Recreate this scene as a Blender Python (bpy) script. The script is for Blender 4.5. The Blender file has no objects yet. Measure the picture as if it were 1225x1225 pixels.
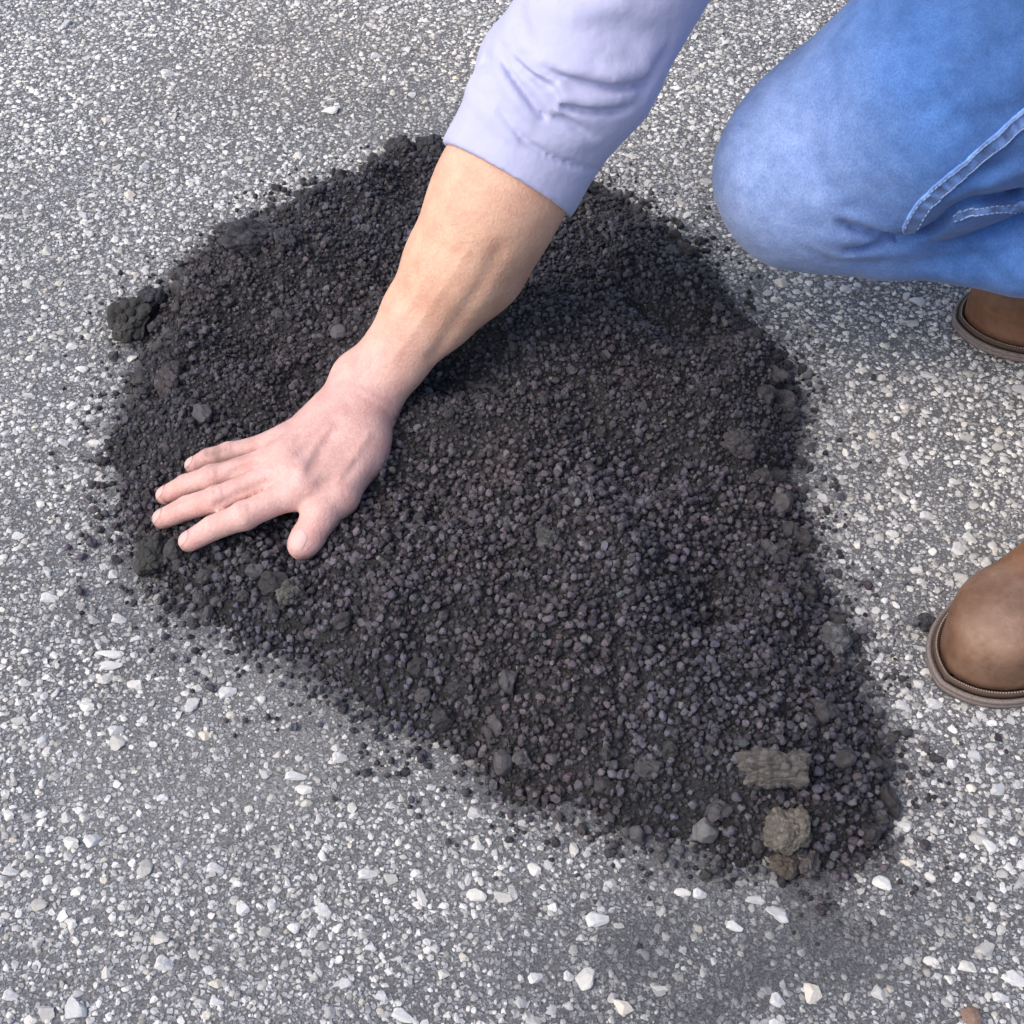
import bpy, math, random
import numpy as np
from mathutils import Vector, Matrix

# ------------------------------------------------------------------ camera, sky, sun, exposure
S = bpy.context.scene
R = math.radians
FOC = 1779.0                       # focal length in pixels of a 1225 px wide picture
TH = R(47)                         # how far the camera looks down
DIST = 1.09
CAM = np.array([0.0, -DIST * math.cos(TH), DIST * math.sin(TH)])
cd = bpy.data.cameras.new('camera')
cd.sensor_width = 36; cd.lens = 36 * FOC / 1225
cd.clip_start = 0.02; cd.clip_end = 200
cam = bpy.data.objects.new('camera', cd)
S.collection.objects.link(cam)
cam.location = CAM.tolist(); cam.rotation_euler = (math.pi / 2 - TH, 0, 0)
S.camera = cam

SUN_EL, SUN_AZ = R(52), R(118)      # azimuth from +y towards -x
w = bpy.data.worlds.new('World'); S.world = w; w.use_nodes = True
nt = w.node_tree
bg = nt.nodes['Background']
sky = nt.nodes.new('ShaderNodeTexSky'); sky.sky_type = 'NISHITA'; sky.sun_disc = False
sky.sun_elevation = SUN_EL; sky.sun_rotation = -SUN_AZ; sky.dust_density = 3.5; sky.air_density = 1.0; sky.ozone_density = 1.0
nt.links.new(sky.outputs[0], bg.inputs[0]); bg.inputs[1].default_value = 0.15
sd = bpy.data.lights.new('sun', 'SUN'); sd.energy = 1.1; sd.angle = R(55); sd.color = (1.0, 0.94, 0.85)
sun = bpy.data.objects.new('sun', sd); S.collection.objects.link(sun)
sdir = Vector((-math.sin(SUN_AZ) * math.cos(SUN_EL), math.cos(SUN_AZ) * math.cos(SUN_EL), math.sin(SUN_EL)))
sun.rotation_euler = sdir.to_track_quat('Z', 'Y').to_euler()
S.view_settings.view_transform = 'Standard'; S.view_settings.look = 'None'
S.view_settings.gamma = 1; S.view_settings.use_curve_mapping = False
S.view_settings.exposure = 0.70

# ------------------------------------------------------------------ helpers
rng = np.random.default_rng(7)

def ray(px, py):
    u = (px - 612.5) / FOC; v = (612.5 - py) / FOC
    d = np.array([u, math.cos(TH) + v * math.sin(TH), -math.sin(TH) + v * math.cos(TH)])
    return d / np.linalg.norm(d)

def G(px, py, z=0.0):
    """the point at height z that lies on the sight line of photograph pixel (px, py)"""
    d = ray(px, py)
    return CAM + d * ((z - CAM[2]) / d[2])

def proj(p):
    r = p - CAM
    dep = r[..., 1] * math.cos(TH) - r[..., 2] * math.sin(TH)
    up = r[..., 1] * math.sin(TH) + r[..., 2] * math.cos(TH)
    return 612.5 + FOC * r[..., 0] / dep, 612.5 - FOC * up / dep

def hash2(ix, iy, s):
    n = (ix.astype(np.int64) * 374761393 + iy.astype(np.int64) * 668265263 + s * 974711) & 0x7fffffff
    n = ((n ^ (n >> 13)) * 1274126177) & 0x7fffffff
    n = (n ^ (n >> 16)) & 0xffffff
    return n / float(0xffffff)

def vnoise(x, y, scale, s=0):
    """value noise in [-1, 1], cell size = scale"""
    x = np.asarray(x, float) / scale; y = np.asarray(y, float) / scale
    ix = np.floor(x); iy = np.floor(y); fx = x - ix; fy = y - iy
    fx = fx * fx * (3 - 2 * fx); fy = fy * fy * (3 - 2 * fy)
    a = hash2(ix, iy, s); b = hash2(ix + 1, iy, s); c = hash2(ix, iy + 1, s); d = hash2(ix + 1, iy + 1, s)
    return ((a * (1 - fx) + b * fx) * (1 - fy) + (c * (1 - fx) + d * fx) * fy) * 2 - 1

def fbm(x, y, scale, s=0, n=4):
    t = 0; a = 1; tot = 0
    for k in range(n):
        t = t + a * vnoise(x, y, scale / 2 ** k, s + k * 17); tot += a; a *= 0.5
    return t / tot

def sstep(a, b, x):
    t = np.clip((x - a) / (b - a), 0, 1); return t * t * (3 - 2 * t)

def poly_dist(P, x, y):
    """signed distance to polygon P, positive inside"""
    x = np.asarray(x, float); y = np.asarray(y, float)
    d = np.full(x.shape, 1e9); ins = np.zeros(x.shape, bool)
    n = len(P)
    for i in range(n):
        ax, ay = P[i]; bx, by = P[(i + 1) % n]
        ex, ey = bx - ax, by - ay
        t = np.clip(((x - ax) * ex + (y - ay) * ey) / (ex * ex + ey * ey), 0, 1)
        d = np.minimum(d, np.hypot(x - ax - t * ex, y - ay - t * ey))
        c = ((ay > y) != (by > y))
        with np.errstate(divide='ignore', invalid='ignore'):
            ins ^= c & (x < (bx - ax) * (y - ay) / (by - ay + 1e-30) + ax)
    return np.where(ins, d, -d)

def mesh_np(name, v, f, mat=None, col=None, smooth=True):
    """v (n,3); f (m,k) with k = 3 or 4; col per vertex (n,3)"""
    me = bpy.data.meshes.new(name)
    v = np.ascontiguousarray(v, np.float32); f = np.ascontiguousarray(f, np.int32)
    m, k = f.shape
    me.vertices.add(len(v)); me.vertices.foreach_set('co', v.ravel())
    me.loops.add(m * k); me.loops.foreach_set('vertex_index', f.ravel())
    me.polygons.add(m)
    me.polygons.foreach_set('loop_start', np.arange(0, m * k, k, dtype=np.int32))
    me.update(calc_edges=True)
    me.polygons.foreach_set('use_smooth', np.full(m, smooth, bool))
    if col is not None:
        at = me.attributes.new('tint', 'FLOAT_COLOR', 'POINT')
        c4 = np.ones((len(v), 4), np.float32); c4[:, :3] = col
        at.data.foreach_set('color', c4.ravel())
    if mat: me.materials.append(mat)
    me.validate()
    return me

def link(name, me, parent=None, kind=None, label=None, cat=None, group=None):
    o = bpy.data.objects.new(name, me); S.collection.objects.link(o)
    if parent is not None: o.parent = parent
    if kind: o['kind'] = kind
    if label: o['label'] = label
    if cat: o['category'] = cat
    if group: o['group'] = group
    return o

# ---- signed distance modelling: local blocks on a world grid, then surface nets
class Field:
    def __init__(s, lo, hi, h):
        s.lo = np.array(lo, float); s.h = h
        s.n = np.ceil((np.array(hi) - s.lo) / h).astype(int) + 1
        s.f = np.full(s.n, 0.05, np.float32)
    def block(s, lo, hi):
        a = np.clip(np.floor((np.array(lo) - s.lo) / s.h).astype(int), 0, s.n)
        b = np.clip(np.ceil((np.array(hi) - s.lo) / s.h).astype(int) + 1, 0, s.n)
        if np.any(b <= a): return None, None
        sl = tuple(slice(a[i], b[i]) for i in range(3))
        X = [(s.lo[i] + s.h * np.arange(a[i], b[i])).astype(np.float32).reshape([-1 if j == i else 1 for j in range(3)]) for i in range(3)]
        return sl, X
    def add(s, d, sl, k):
        f = s.f[sl]
        if k > 0:
            h = np.clip(0.5 + 0.5 * (f - d) / k, 0, 1)
            s.f[sl] = f * (1 - h) + d * h - k * h * (1 - h)
        else: s.f[sl] = np.minimum(f, d)
    def cone(s, a, b, ra, rb, k=0.01, flat=None, fr=1.0):
        """tapered round limb; flat = direction in which it is squeezed to fr of its width"""
        a = np.array(a, float); b = np.array(b, float); m = max(ra, rb) + k + 2 * s.h
        sl, X = s.block(np.minimum(a, b) - m, np.maximum(a, b) + m)
        if sl is None: return
        ab = b - a; L2 = ab @ ab + 1e-12
        q = [X[i] - a[i] for i in range(3)]
        t = np.clip((q[0] * ab[0] + q[1] * ab[1] + q[2] * ab[2]) / L2, 0, 1)
        r = ra + (rb - ra) * t
        q = [q[i] - t * ab[i] for i in range(3)]
        d2 = q[0] ** 2 + q[1] ** 2 + q[2] ** 2
        if flat is not None:
            n = np.array(flat, float); u = ab / math.sqrt(L2); n = n - u * (n @ u); n /= np.linalg.norm(n)
            w_ = q[0] * n[0] + q[1] * n[1] + q[2] * n[2]
            d2s = d2 + w_ ** 2 * (1 / fr ** 2 - 1)
            l = np.sqrt(d2s) + 1e-9
            g = np.sqrt(d2 + w_ ** 2 * (1 / fr ** 4 - 1)) / l      # gradient length
            d = (l - r) / np.maximum(g, 0.3)
        else: d = np.sqrt(d2) - r
        s.add(d.astype(np.float32), sl, k)
    def chain(s, pts, rad, k=0.01, flat=None, fr=1.0):
        for i in range(len(pts) - 1): s.cone(pts[i], pts[i + 1], rad[i], rad[i + 1], k, flat, fr)
    def ell(s, c, r, k=0.01, rot=None):
        c = np.array(c, float); r = np.array(r, float); m = r.max() + k + 2 * s.h
        sl, X = s.block(c - m, c + m)
        if sl is None: return
        q = [X[i] - c[i] for i in range(3)]
        if rot is not None:
            M = np.array(rot)
            q = [q[0] * M[0, i] + q[1] * M[1, i] + q[2] * M[2, i] for i in range(3)]
        k0 = np.sqrt((q[0] / r[0]) ** 2 + (q[1] / r[1]) ** 2 + (q[2] / r[2]) ** 2)
        k1 = np.sqrt((q[0] / r[0] ** 2) ** 2 + (q[1] / r[1] ** 2) ** 2 + (q[2] / r[2] ** 2) ** 2) + 1e-6
        s.add((k0 * (k0 - 1) / k1).astype(np.float32), sl, k)
    def dent(s, pts, wdt, depth):
        """carve (depth > 0) or raise (depth < 0) a soft line along pts; depth may be a list"""
        dp = depth if hasattr(depth, '__len__') else [depth] * len(pts)
        pts = [np.array(p, float) for p in pts]
        lo = np.min(pts, 0) - 3 * wdt; hi = np.max(pts, 0) + 3 * wdt
        sl, X = s.block(lo, hi)
        if sl is None: return
        best = None; bd = None
        for i in range(len(pts) - 1):
            a = pts[i]; ab = pts[i + 1] - a; L2 = ab @ ab + 1e-12
            q = [X[j] - a[j] for j in range(3)]
            t = np.clip((q[0] * ab[0] + q[1] * ab[1] + q[2] * ab[2]) / L2, 0, 1)
            d2 = (q[0] - t * ab[0]) ** 2 + (q[1] - t * ab[1]) ** 2 + (q[2] - t * ab[2]) ** 2
            dd = dp[i] + (dp[i + 1] - dp[i]) * t
            if best is None: best, bd = d2, dd * np.ones_like(d2)
            else: bd = np.where(d2 < best, dd, bd); best = np.minimum(best, d2)
        s.f[sl] += (bd * np.exp(-best / (wdt * wdt))).astype(np.float32)
    def trench(s, pts, wdt, deep, raised=0.0):
        """a fold: a narrow furrow cut deep points below the surface, with a soft swelling beside it"""
        dp = deep if hasattr(deep, '__len__') else [deep] * len(pts)
        pts = [np.array(p, float) for p in pts]; ns = [s.normal(p) for p in pts]; k = 0.0
        while k <= max(dp):
            s.dent([p - n * min(k, d) for p, n, d in zip(pts, ns, dp)], wdt, [wdt * 1.1 * min(1, d / (k + wdt)) for d in dp]); k += wdt * .7
    def sample(s, p):
        p = np.atleast_2d(p); g = (p - s.lo) / s.h
        g = np.clip(g, 0, s.n - 1.001); i = g.astype(int); t = g - i; out = 0
        for dx in (0, 1):
            for dy in (0, 1):
                for dz in (0, 1):
                    w_ = (t[:, 0] if dx else 1 - t[:, 0]) * (t[:, 1] if dy else 1 - t[:, 1]) * (t[:, 2] if dz else 1 - t[:, 2])
                    out = out + w_ * s.f[i[:, 0] + dx, i[:, 1] + dy, i[:, 2] + dz]
        return out
    def normal(s, p):
        p = np.array(p, float); e = s.h
        g = np.array([s.sample(p + e * np.eye(3)[i])[0] - s.sample(p - e * np.eye(3)[i])[0] for i in range(3)])
        return g / (np.linalg.norm(g) + 1e-9)
    def hit(s, px, py, t0=0.3, t1=1.6):
        """where the sight line of a photograph pixel meets this surface"""
        d = ray(px, py); t = np.arange(t0, t1, s.h * 0.5)
        P = CAM + t[:, None] * d
        ok = np.all((P > s.lo) & (P < s.lo + s.h * (s.n - 1)), 1)
        v = np.where(ok, s.sample(P), 0.05)
        i = np.argmax(v < 0)
        if v[i] >= 0: return P[np.argmin(v)]
        return P[i] if i == 0 else P[i - 1] + (P[i] - P[i - 1]) * v[i - 1] / (v[i - 1] - v[i])
    def mesh(s, relax=1):
        f = s.f; neg = f < 0
        nx, ny, nz = f.shape
        cs = np.zeros((nx - 1, ny - 1, nz - 1), np.uint8)
        for dx in (0, 1):
            for dy in (0, 1):
                for dz in (0, 1):
                    cs += neg[dx:nx - 1 + dx, dy:ny - 1 + dy, dz:nz - 1 + dz]
        act = (cs > 0) & (cs < 8)
        I = np.argwhere(act)
        idx = -np.ones(act.shape, np.int32); idx[act] = np.arange(len(I))
        corner = {}
        for dx in (0, 1):
            for dy in (0, 1):
                for dz in (0, 1):
                    corner[(dx, dy, dz)] = f[I[:, 0] + dx, I[:, 1] + dy, I[:, 2] + dz].astype(float)
        acc = np.zeros((len(I), 3)); cnt = np.zeros(len(I))
        for a in corner:
            for ax in range(3):
                if a[ax] == 0:
                    b = list(a); b[ax] = 1; b = tuple(b)
                    va, vb = corner[a], corner[b]; m = (va < 0) != (vb < 0)
                    t = np.where(m, va / np.where(m, va - vb, 1), 0)
                    p = np.tile(np.array(a, float), (len(I), 1)); p[:, ax] = t
                    acc += p * m[:, None]; cnt += m
        V = s.lo + s.h * (I + acc / cnt[:, None])
        Q = []
        for ax in range(3):
            b1, b2 = (ax + 1) % 3, (ax + 2) % 3
            sl0 = [slice(None)] * 3; sl1 = [slice(None)] * 3
            sl0[ax] = slice(0, -1); sl1[ax] = slice(1, None)
            ch = neg[tuple(sl0)] != neg[tuple(sl1)]
            E = np.argwhere(ch)
            E = E[(E[:, b1] > 0) & (E[:, b2] > 0) & (E[:, b1] < f.shape[b1] - 1) & (E[:, b2] < f.shape[b2] - 1)]
            first_neg = neg[E[:, 0], E[:, 1], E[:, 2]]
            def at(o1, o2):
                J = E.copy(); J[:, b1] -= o1; J[:, b2] -= o2
                return idx[J[:, 0], J[:, 1], J[:, 2]]
            q = np.stack([at(1, 1), at(0, 1), at(0, 0), at(1, 0)], 1)
            q[~first_neg] = q[~first_neg][:, ::-1]
            Q.append(q)
        Q = np.concatenate(Q); Q = Q[np.all(Q >= 0, 1)]
        for _ in range(relax):
            nb = np.zeros_like(V); c = np.zeros(len(V))
            for a, b in ((0, 1), (1, 2), (2, 3), (3, 0)):
                for ch in range(3):
                    nb[:, ch] += np.bincount(Q[:, a], V[Q[:, b], ch], len(V)) + np.bincount(Q[:, b], V[Q[:, a], ch], len(V))
                c += np.bincount(Q[:, a], minlength=len(V)) + np.bincount(Q[:, b], minlength=len(V))
            V = V * 0.5 + 0.5 * nb / np.maximum(c, 1)[:, None]
        return V, Q

# ---- materials
def mat(name, rough=0.8, spec=0.3):
    m = bpy.data.materials.new(name); m.use_nodes = True
    b = m.node_tree.nodes['Principled BSDF']
    b.inputs['Roughness'].default_value = rough
    b.inputs['Specular IOR Level'].default_value = spec
    return m, m.node_tree.nodes, m.node_tree.links, b

def nd(N, t, **kw):
    n = N.new(t)
    for k, v in kw.items():
        if k in n.inputs.keys(): n.inputs[k].default_value = v
        else: setattr(n, k, v)
    return n

def ramp(N, stops):
    r = N.new('ShaderNodeValToRGB'); e = r.color_ramp.elements
    while len(e) < len(stops): e.new(0.5)
    for i, (p, c) in enumerate(stops):
        e[i].position = p; e[i].color = (*c, 1) if len(c) == 3 else c
    return r

def mixc(N, L, fac, a, b, mode='MIX'):
    m = N.new('ShaderNodeMix'); m.data_type = 'RGBA'; m.blend_type = mode
    for sock, v in ((0, fac), (6, a), (7, b)):
        if hasattr(v, 'links') or hasattr(v, 'is_linked'): L.new(v, m.inputs[sock])
        else: m.inputs[sock].default_value = v if sock == 0 else (*v, 1)
    return m.outputs[2]

def tint_mat(name, rough, spec, fine, amp, bump, bdist, sheen=0.0):
    """colour from each stone's own 'tint', broken up by fine grain"""
    m, N, L, b = mat(name, rough, spec)
    at = nd(N, 'ShaderNodeAttribute', attribute_name='tint')
    tc = N.new('ShaderNodeTexCoord')
    no = nd(N, 'ShaderNodeTexNoise', Scale=fine, Detail=4.0, Roughness=0.7); L.new(tc.outputs['Object'], no.inputs['Vector'])
    r = ramp(N, [(0.25, (1 - amp,) * 3), (0.75, (1 + amp,) * 3)]); L.new(no.outputs[0], r.inputs[0])
    L.new(mixc(N, L, 1.0, at.outputs['Color'], r.outputs[0], 'MULTIPLY'), b.inputs['Base Color'])
    bp = nd(N, 'ShaderNodeBump', Strength=bump, Distance=bdist); L.new(no.outputs[0], bp.inputs['Height'])
    L.new(bp.outputs[0], b.inputs['Normal'])
    return m

# ------------------------------------------------------------------ ground relief, pile outline and height
OUT = [(140, 520), (158, 440), (190, 360), (240, 312), (300, 270), (370, 232), (440, 210), (530, 196), (620, 202), (700, 222),
       (755, 245), (805, 278), (845, 322), (885, 378), (925, 420), (955, 465), (958, 525), (945, 582), (968, 650), (998, 720),
       (1025, 790), (1052, 860), (1070, 920), (1062, 985), (1040, 1035), (960, 1050), (880, 1040), (800, 1016), (740, 994),
       (660, 965), (590, 945), (540, 902), (480, 872), (420, 842), (370, 802), (300, 762), (240, 732), (190, 702), (160, 640), (145, 580)]
OUTW = [tuple(G(x, y, 0.0)[:2]) for x, y in OUT]

def ground_z(x, y):
    return 0.0022 * fbm(x, y, 0.16, 3, 3) + 0.0009 * vnoise(x, y, 0.022, 9)

def pile_d(x, y):
    return poly_dist(OUTW, x, y) + 0.010 * fbm(x, y, 0.06, 21, 3) + 0.006 * vnoise(x, y, 0.017, 29)

# (px, py, radius m, height m): mounds and hollows seen on the heap
LUMPS = [(330, 330, .050, .014), (420, 250, .040, .010), (480, 200, .030, .012), (260, 300, .030, .012), (215, 420, .03, .008), (850, 718, .034, -.024), (770, 560, .05, -.010), (730, 690, .035, .010), (905, 760, .03, .012), (560, 470, .04, -.010), (660, 560, .035, .009), (500, 690, .04, .008), (400, 600, .03, -.006), (230, 365, .022, .012), (300, 300, .018, .012), (380, 262, .018, .010), (455, 232, .018, .010), (900, 430, .020, .012), (850, 345, .018, .010), (925, 540, .020, .010), (800, 400, .035, -.009), (300, 420, .030, -.008), (790, 650, .05, .008),
         (540, 600, .05, -.010), (420, 740, .05, .006), (880, 480, .05, .012), (640, 420, .07, .012), (780, 330, .05, .008), (700, 760, .06, .006),
         (350, 470, .05, -.006), (300, 620, .06, -.010), (930, 620, .03, -.008), (960, 700, .03, .006), (600, 800, .05, .006), (470, 420, .04, .006), (900, 850, .05, .006), (365, 700, .012, -.006)]
LW = [(G(a, b, .03)[:2], r, h * 1.35) for a, b, r, h in LUMPS]

def pile_z(x, y, d=None):
    if d is None: d = pile_d(x, y)
    di = np.maximum(d, 0)
    h = 0.055 * (1 - np.exp(-di / 0.060)) * np.minimum(1, di / 0.012 * 0.6 + 0.4)
    e = sstep(0.0, 0.04, di)
    for c, r, a in LW: h = h + e * a * np.exp(-((x - c[0]) ** 2 + (y - c[1]) ** 2) / (r * r))
    h = h + e * (0.0150 * fbm(x, y, 0.048, 43, 3) + 0.0032 * vnoise(x, y, 0.013, 57))
    return np.where(d > 0, ground_z(x, y) + np.maximum(h, 0.0006), ground_z(x, y) - 0.003)

def surf_z(x, y):
    return np.maximum(ground_z(x, y), pile_z(x, y))

# wear of the paving: smeared grey fines in some places, dark bitumen dust round the heap, tan dust at the back
def blob(x, y, px, py, r, sx=1.0):
    c = G(px, py); return np.exp(-(((x - c[0]) / (r * sx)) ** 2 + ((y - c[1]) / r) ** 2))

def fines(x, y):
    f = 0.9 * blob(x, y, 420, 850, .07, 1.3) + .8 * blob(x, y, 250, 940, .06, 1.3) + .7 * blob(x, y, 120, 900, .05) + .55 * blob(x, y, 560, 1080, .06) + .4 * blob(x, y, 300, 760, .05)
    f = f + .75 * blob(x, y, 430, 110, .12, 1.6) + .5 * blob(x, y, 300, 60, .1, 1.5) + .4 * blob(x, y, 640, 1000, .05, 2) + .4 * blob(x, y, 60, 640, .05)
    return np.clip(.36 * f * (0.75 + 1.1 * fbm(x, y, 0.05, 77, 4)), 0, .75)

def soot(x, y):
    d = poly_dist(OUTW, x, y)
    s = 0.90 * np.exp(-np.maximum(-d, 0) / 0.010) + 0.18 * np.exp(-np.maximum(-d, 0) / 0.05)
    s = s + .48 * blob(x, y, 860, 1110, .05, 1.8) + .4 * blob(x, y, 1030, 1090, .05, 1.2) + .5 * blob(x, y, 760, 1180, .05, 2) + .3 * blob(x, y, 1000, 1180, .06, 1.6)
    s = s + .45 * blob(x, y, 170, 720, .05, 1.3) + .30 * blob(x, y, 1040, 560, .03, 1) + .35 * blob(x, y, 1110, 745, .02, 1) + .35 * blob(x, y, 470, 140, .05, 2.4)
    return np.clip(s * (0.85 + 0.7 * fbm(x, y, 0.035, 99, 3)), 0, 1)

DUST = np.array([.29, .285, .275]); SOOT = np.array([.050, .053, .062]); TAN = np.array([.30, .27, .235])
def tan_amt(x, y):
    return np.clip(1.3 * blob(x, y, 430, 60, .12, 1.6) + .4 * blob(x, y, 1150, 480, .08) + .35 * blob(x, y, 1150, 1000, .08) + .3 * blob(x, y, 420, 850, .05, 1.3)
                   + .25 * vnoise(x, y, .07, 301), 0, 1)

# ------------------------------------------------------------------ paving
def sheet(x0, x1, y0, y1, st, zf):
    xs = np.arange(x0, x1 + st / 2, st); ys = np.arange(y0, y1 + st / 2, st)
    X, Y = np.meshgrid(xs, ys, indexing='ij'); Z = zf(X, Y)
    V = np.stack([X, Y, Z], -1).reshape(-1, 3)
    i = np.arange(len(xs) * len(ys)).reshape(len(xs), len(ys))
    F_ = np.stack([i[:-1, :-1], i[1:, :-1], i[1:, 1:], i[:-1, 1:]], -1).reshape(-1, 4)
    return V, F_

X0, X1, Y0, Y1 = -0.95, 0.95, -0.60, 1.35
def paving_material():
    m, N, L, b = mat('worn_asphalt', 0.88, 0.25)
    tc = N.new('ShaderNodeTexCoord'); at = nd(N, 'ShaderNodeAttribute', attribute_name='tint')
    geo = tc.outputs['Object']
    # two sizes of stone chips set in dark binder; each chip with its own grey
    def chips(scale, thr):
        v = nd(N, 'ShaderNodeTexVoronoi', Scale=scale, Randomness=1.0); L.new(geo, v.inputs['Vector'])
        e = nd(N, 'ShaderNodeTexVoronoi', Scale=scale, Randomness=1.0, feature='DISTANCE_TO_EDGE'); L.new(geo, e.inputs['Vector'])
        sp = N.new('ShaderNodeSeparateColor'); L.new(v.outputs['Color'], sp.inputs[0])
        m1 = ramp(N, [(0.06, (0, 0, 0)), (0.16, (1, 1, 1))]); L.new(e.outputs['Distance'], m1.inputs[0])
        m2 = ramp(N, [(thr, (0, 0, 0)), (thr + .04, (1, 1, 1))]); L.new(sp.outputs[0], m2.inputs[0])
        mm = N.new('ShaderNodeMath'); mm.operation = 'MULTIPLY'; L.new(m1.outputs[0], mm.inputs[0]); L.new(m2.outputs[0], mm.inputs[1])
        return mm.outputs[0], sp.outputs[1]
    a1, c1 = chips(300, .55); a2, c2 = chips(600, .62)
    g1 = ramp(N, [(0, (.20, .205, .22)), (.6, (.36, .365, .38)), (1, (.52, .52, .51))]); L.new(c1, g1.inputs[0])
    g2 = ramp(N, [(0, (.14, .145, .16)), (1, (.42, .425, .43))]); L.new(c2, g2.inputs[0])
    no = nd(N, 'ShaderNodeTexNoise', Scale=700.0, Detail=3.0); L.new(geo, no.inputs['Vector'])
    base = ramp(N, [(.3, (.50, .50, .50)), (.7, (1.35, 1.35, 1.35))]); L.new(no.outputs[0], base.inputs[0])
    binder = mixc(N, L, 1.0, at.outputs['Color'], base.outputs[0], 'MULTIPLY')
    keep = nd(N, 'ShaderNodeMath', operation='MULTIPLY'); L.new(at.outputs['Alpha'], keep.inputs[0]); L.new(a2, keep.inputs[1])
    keep1 = nd(N, 'ShaderNodeMath', operation='MULTIPLY'); L.new(at.outputs['Alpha'], keep1.inputs[0]); L.new(a1, keep1.inputs[1])
    c = mixc(N, L, keep.outputs[0], binder, g2.outputs[0])
    c = mixc(N, L, keep1.outputs[0], c, g1.outputs[0])
    L.new(c, b.inputs['Base Color'])
    ad = nd(N, 'ShaderNodeMath', operation='ADD'); L.new(keep1.outputs[0], ad.inputs[0]); L.new(no.outputs[0], ad.inputs[1])
    bp = nd(N, 'ShaderNodeBump', Strength=0.8, Distance=0.0012); L.new(ad.outputs[0], bp.inputs['Height']); L.new(bp.outputs[0], b.inputs['Normal'])
    return m
PAVE = paving_material()
def pave_tint(V):
    x, y = V[:, 0], V[:, 1]
    f = fines(x, y)[:, None]; s = soot(x, y)[:, None]; t = tan_amt(x, y)[:, None]
    c = np.array([.132, .132, .136]) * (1 + .25 * fbm(x, y, .07, 531, 4))[:, None] * (1 - f) + DUST * .80 * f
    c = c * (1 - .3 * t) + TAN * .5 * .3 * t
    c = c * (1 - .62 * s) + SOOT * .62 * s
    far_ = (1 - sstep(-.1, .35, np.minimum(np.minimum(x + 1.4, 1.4 - x), np.minimum(y + .9, 2.1 - y))))[:, None]
    c = c * (1 - far_) + np.array([.185, .187, .192]) * far_        # beyond the built chips the sheet takes their mean grey
    return c, np.clip(1 - .92 * f[:, 0] - .85 * s[:, 0], 0, 1)
def pave_mesh(V, Fq, name):
    c, al = pave_tint(V); me = mesh_np(name, V, Fq, PAVE, c)
    a = np.ones((len(V), 4), np.float32); a[:, :3] = c; a[:, 3] = al
    me.attributes['tint'].data.foreach_set('color', a.ravel()); return me
V, Fq = sheet(X0, X1, Y0, Y1, 0.008, ground_z)
ge = ground_z
# inner fine sheet plus a frame of long quads out to the horizon, one mesh
xs = np.unique(np.round(V[:, 0], 6)); ys = np.unique(np.round(V[:, 1], 6))
nxs, nys = len(xs), len(ys); idg = np.arange(nxs * nys).reshape(nxs, nys)
ring = np.concatenate([idg[:, 0], idg[-1, 1:], idg[-2::-1, -1], idg[0, -2:0:-1]])
cur = ring; Vs = [V]; Fs = [Fq]; base = len(V); cen = np.array([0, .37])
rp = V[ring]
for sc in (1.25, 1.5, 2.2, 6, 20, 90):
    nv = rp.copy(); nv[:, :2] = cen + (rp[:, :2] - cen) * sc; nv[:, 2] = 0
    ids = base + np.arange(len(nv)); Vs.append(nv); base += len(nv)
    Fs.append(np.stack([cur, ids, np.roll(ids, -1), np.roll(cur, -1)], 1)); cur = ids
V = np.concatenate(Vs); Fq = np.concatenate(Fs)
ground = link('pavement', pave_mesh(V, Fq, 'pavement'), kind='structure')
ground['label'] = 'worn grey asphalt paving full of pale stone chips'

# ---- stones: low faceted caps and lumps
def ico(sub):
    t = (1 + 5 ** .5) / 2
    v = [(-1, t, 0), (1, t, 0), (-1, -t, 0), (1, -t, 0), (0, -1, t), (0, 1, t), (0, -1, -t), (0, 1, -t), (t, 0, -1), (t, 0, 1), (-t, 0, -1), (-t, 0, 1)]
    f = [(0, 11, 5), (0, 5, 1), (0, 1, 7), (0, 7, 10), (0, 10, 11), (1, 5, 9), (5, 11, 4), (11, 10, 2), (10, 7, 6), (7, 1, 8), (3, 9, 4), (3, 4, 2), (3, 2, 6), (3, 6, 8), (3, 8, 9), (4, 9, 5), (2, 4, 11), (6, 2, 10), (8, 6, 7), (9, 8, 1)]
    v = [np.array(p) / np.linalg.norm(p) for p in v]
    for _ in range(sub):
        c = {}; nf = []
        def mid(a, b):
            k = (min(a, b), max(a, b))
            if k not in c:
                p = v[a] + v[b]; v.append(p / np.linalg.norm(p)); c[k] = len(v) - 1
            return c[k]
        for a, b, d in f:
            x, y, z = mid(a, b), mid(b, d), mid(d, a)
            nf += [(a, x, z), (b, y, x), (d, z, y), (x, y, z)]
        f = nf
    return np.array(v), np.array(f)
I0, F0 = ico(0); I1, F1 = ico(1); I2, F2 = ico(2); I3, F3 = ico(3); I4, F4 = ico(4)

def rot_mats(n, tilt=None):
    """random rotations; with tilt only a lean of that many radians about level plus a free turn"""
    a = rng.uniform(0, 2 * math.pi, n)
    ca, sa = np.cos(a), np.sin(a); z = np.zeros(n); o = np.ones(n)
    Rz = np.stack([ca, -sa, z, sa, ca, z, z, z, o], 1).reshape(n, 3, 3)
    if tilt is None:
        b = np.arccos(rng.uniform(-1, 1, n)); c = rng.uniform(0, 2 * math.pi, n)
    else:
        b = rng.normal(0, tilt, n); c = rng.uniform(0, 2 * math.pi, n)
    cb, sb = np.cos(b), np.sin(b)
    Rx = np.stack([o, z, z, z, cb, -sb, z, sb, cb], 1).reshape(n, 3, 3)
    cc, sc = np.cos(c), np.sin(c)
    Rz2 = np.stack([cc, -sc, z, sc, cc, z, z, z, o], 1).reshape(n, 3, 3)
    return Rz2 @ Rx @ Rz

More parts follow.
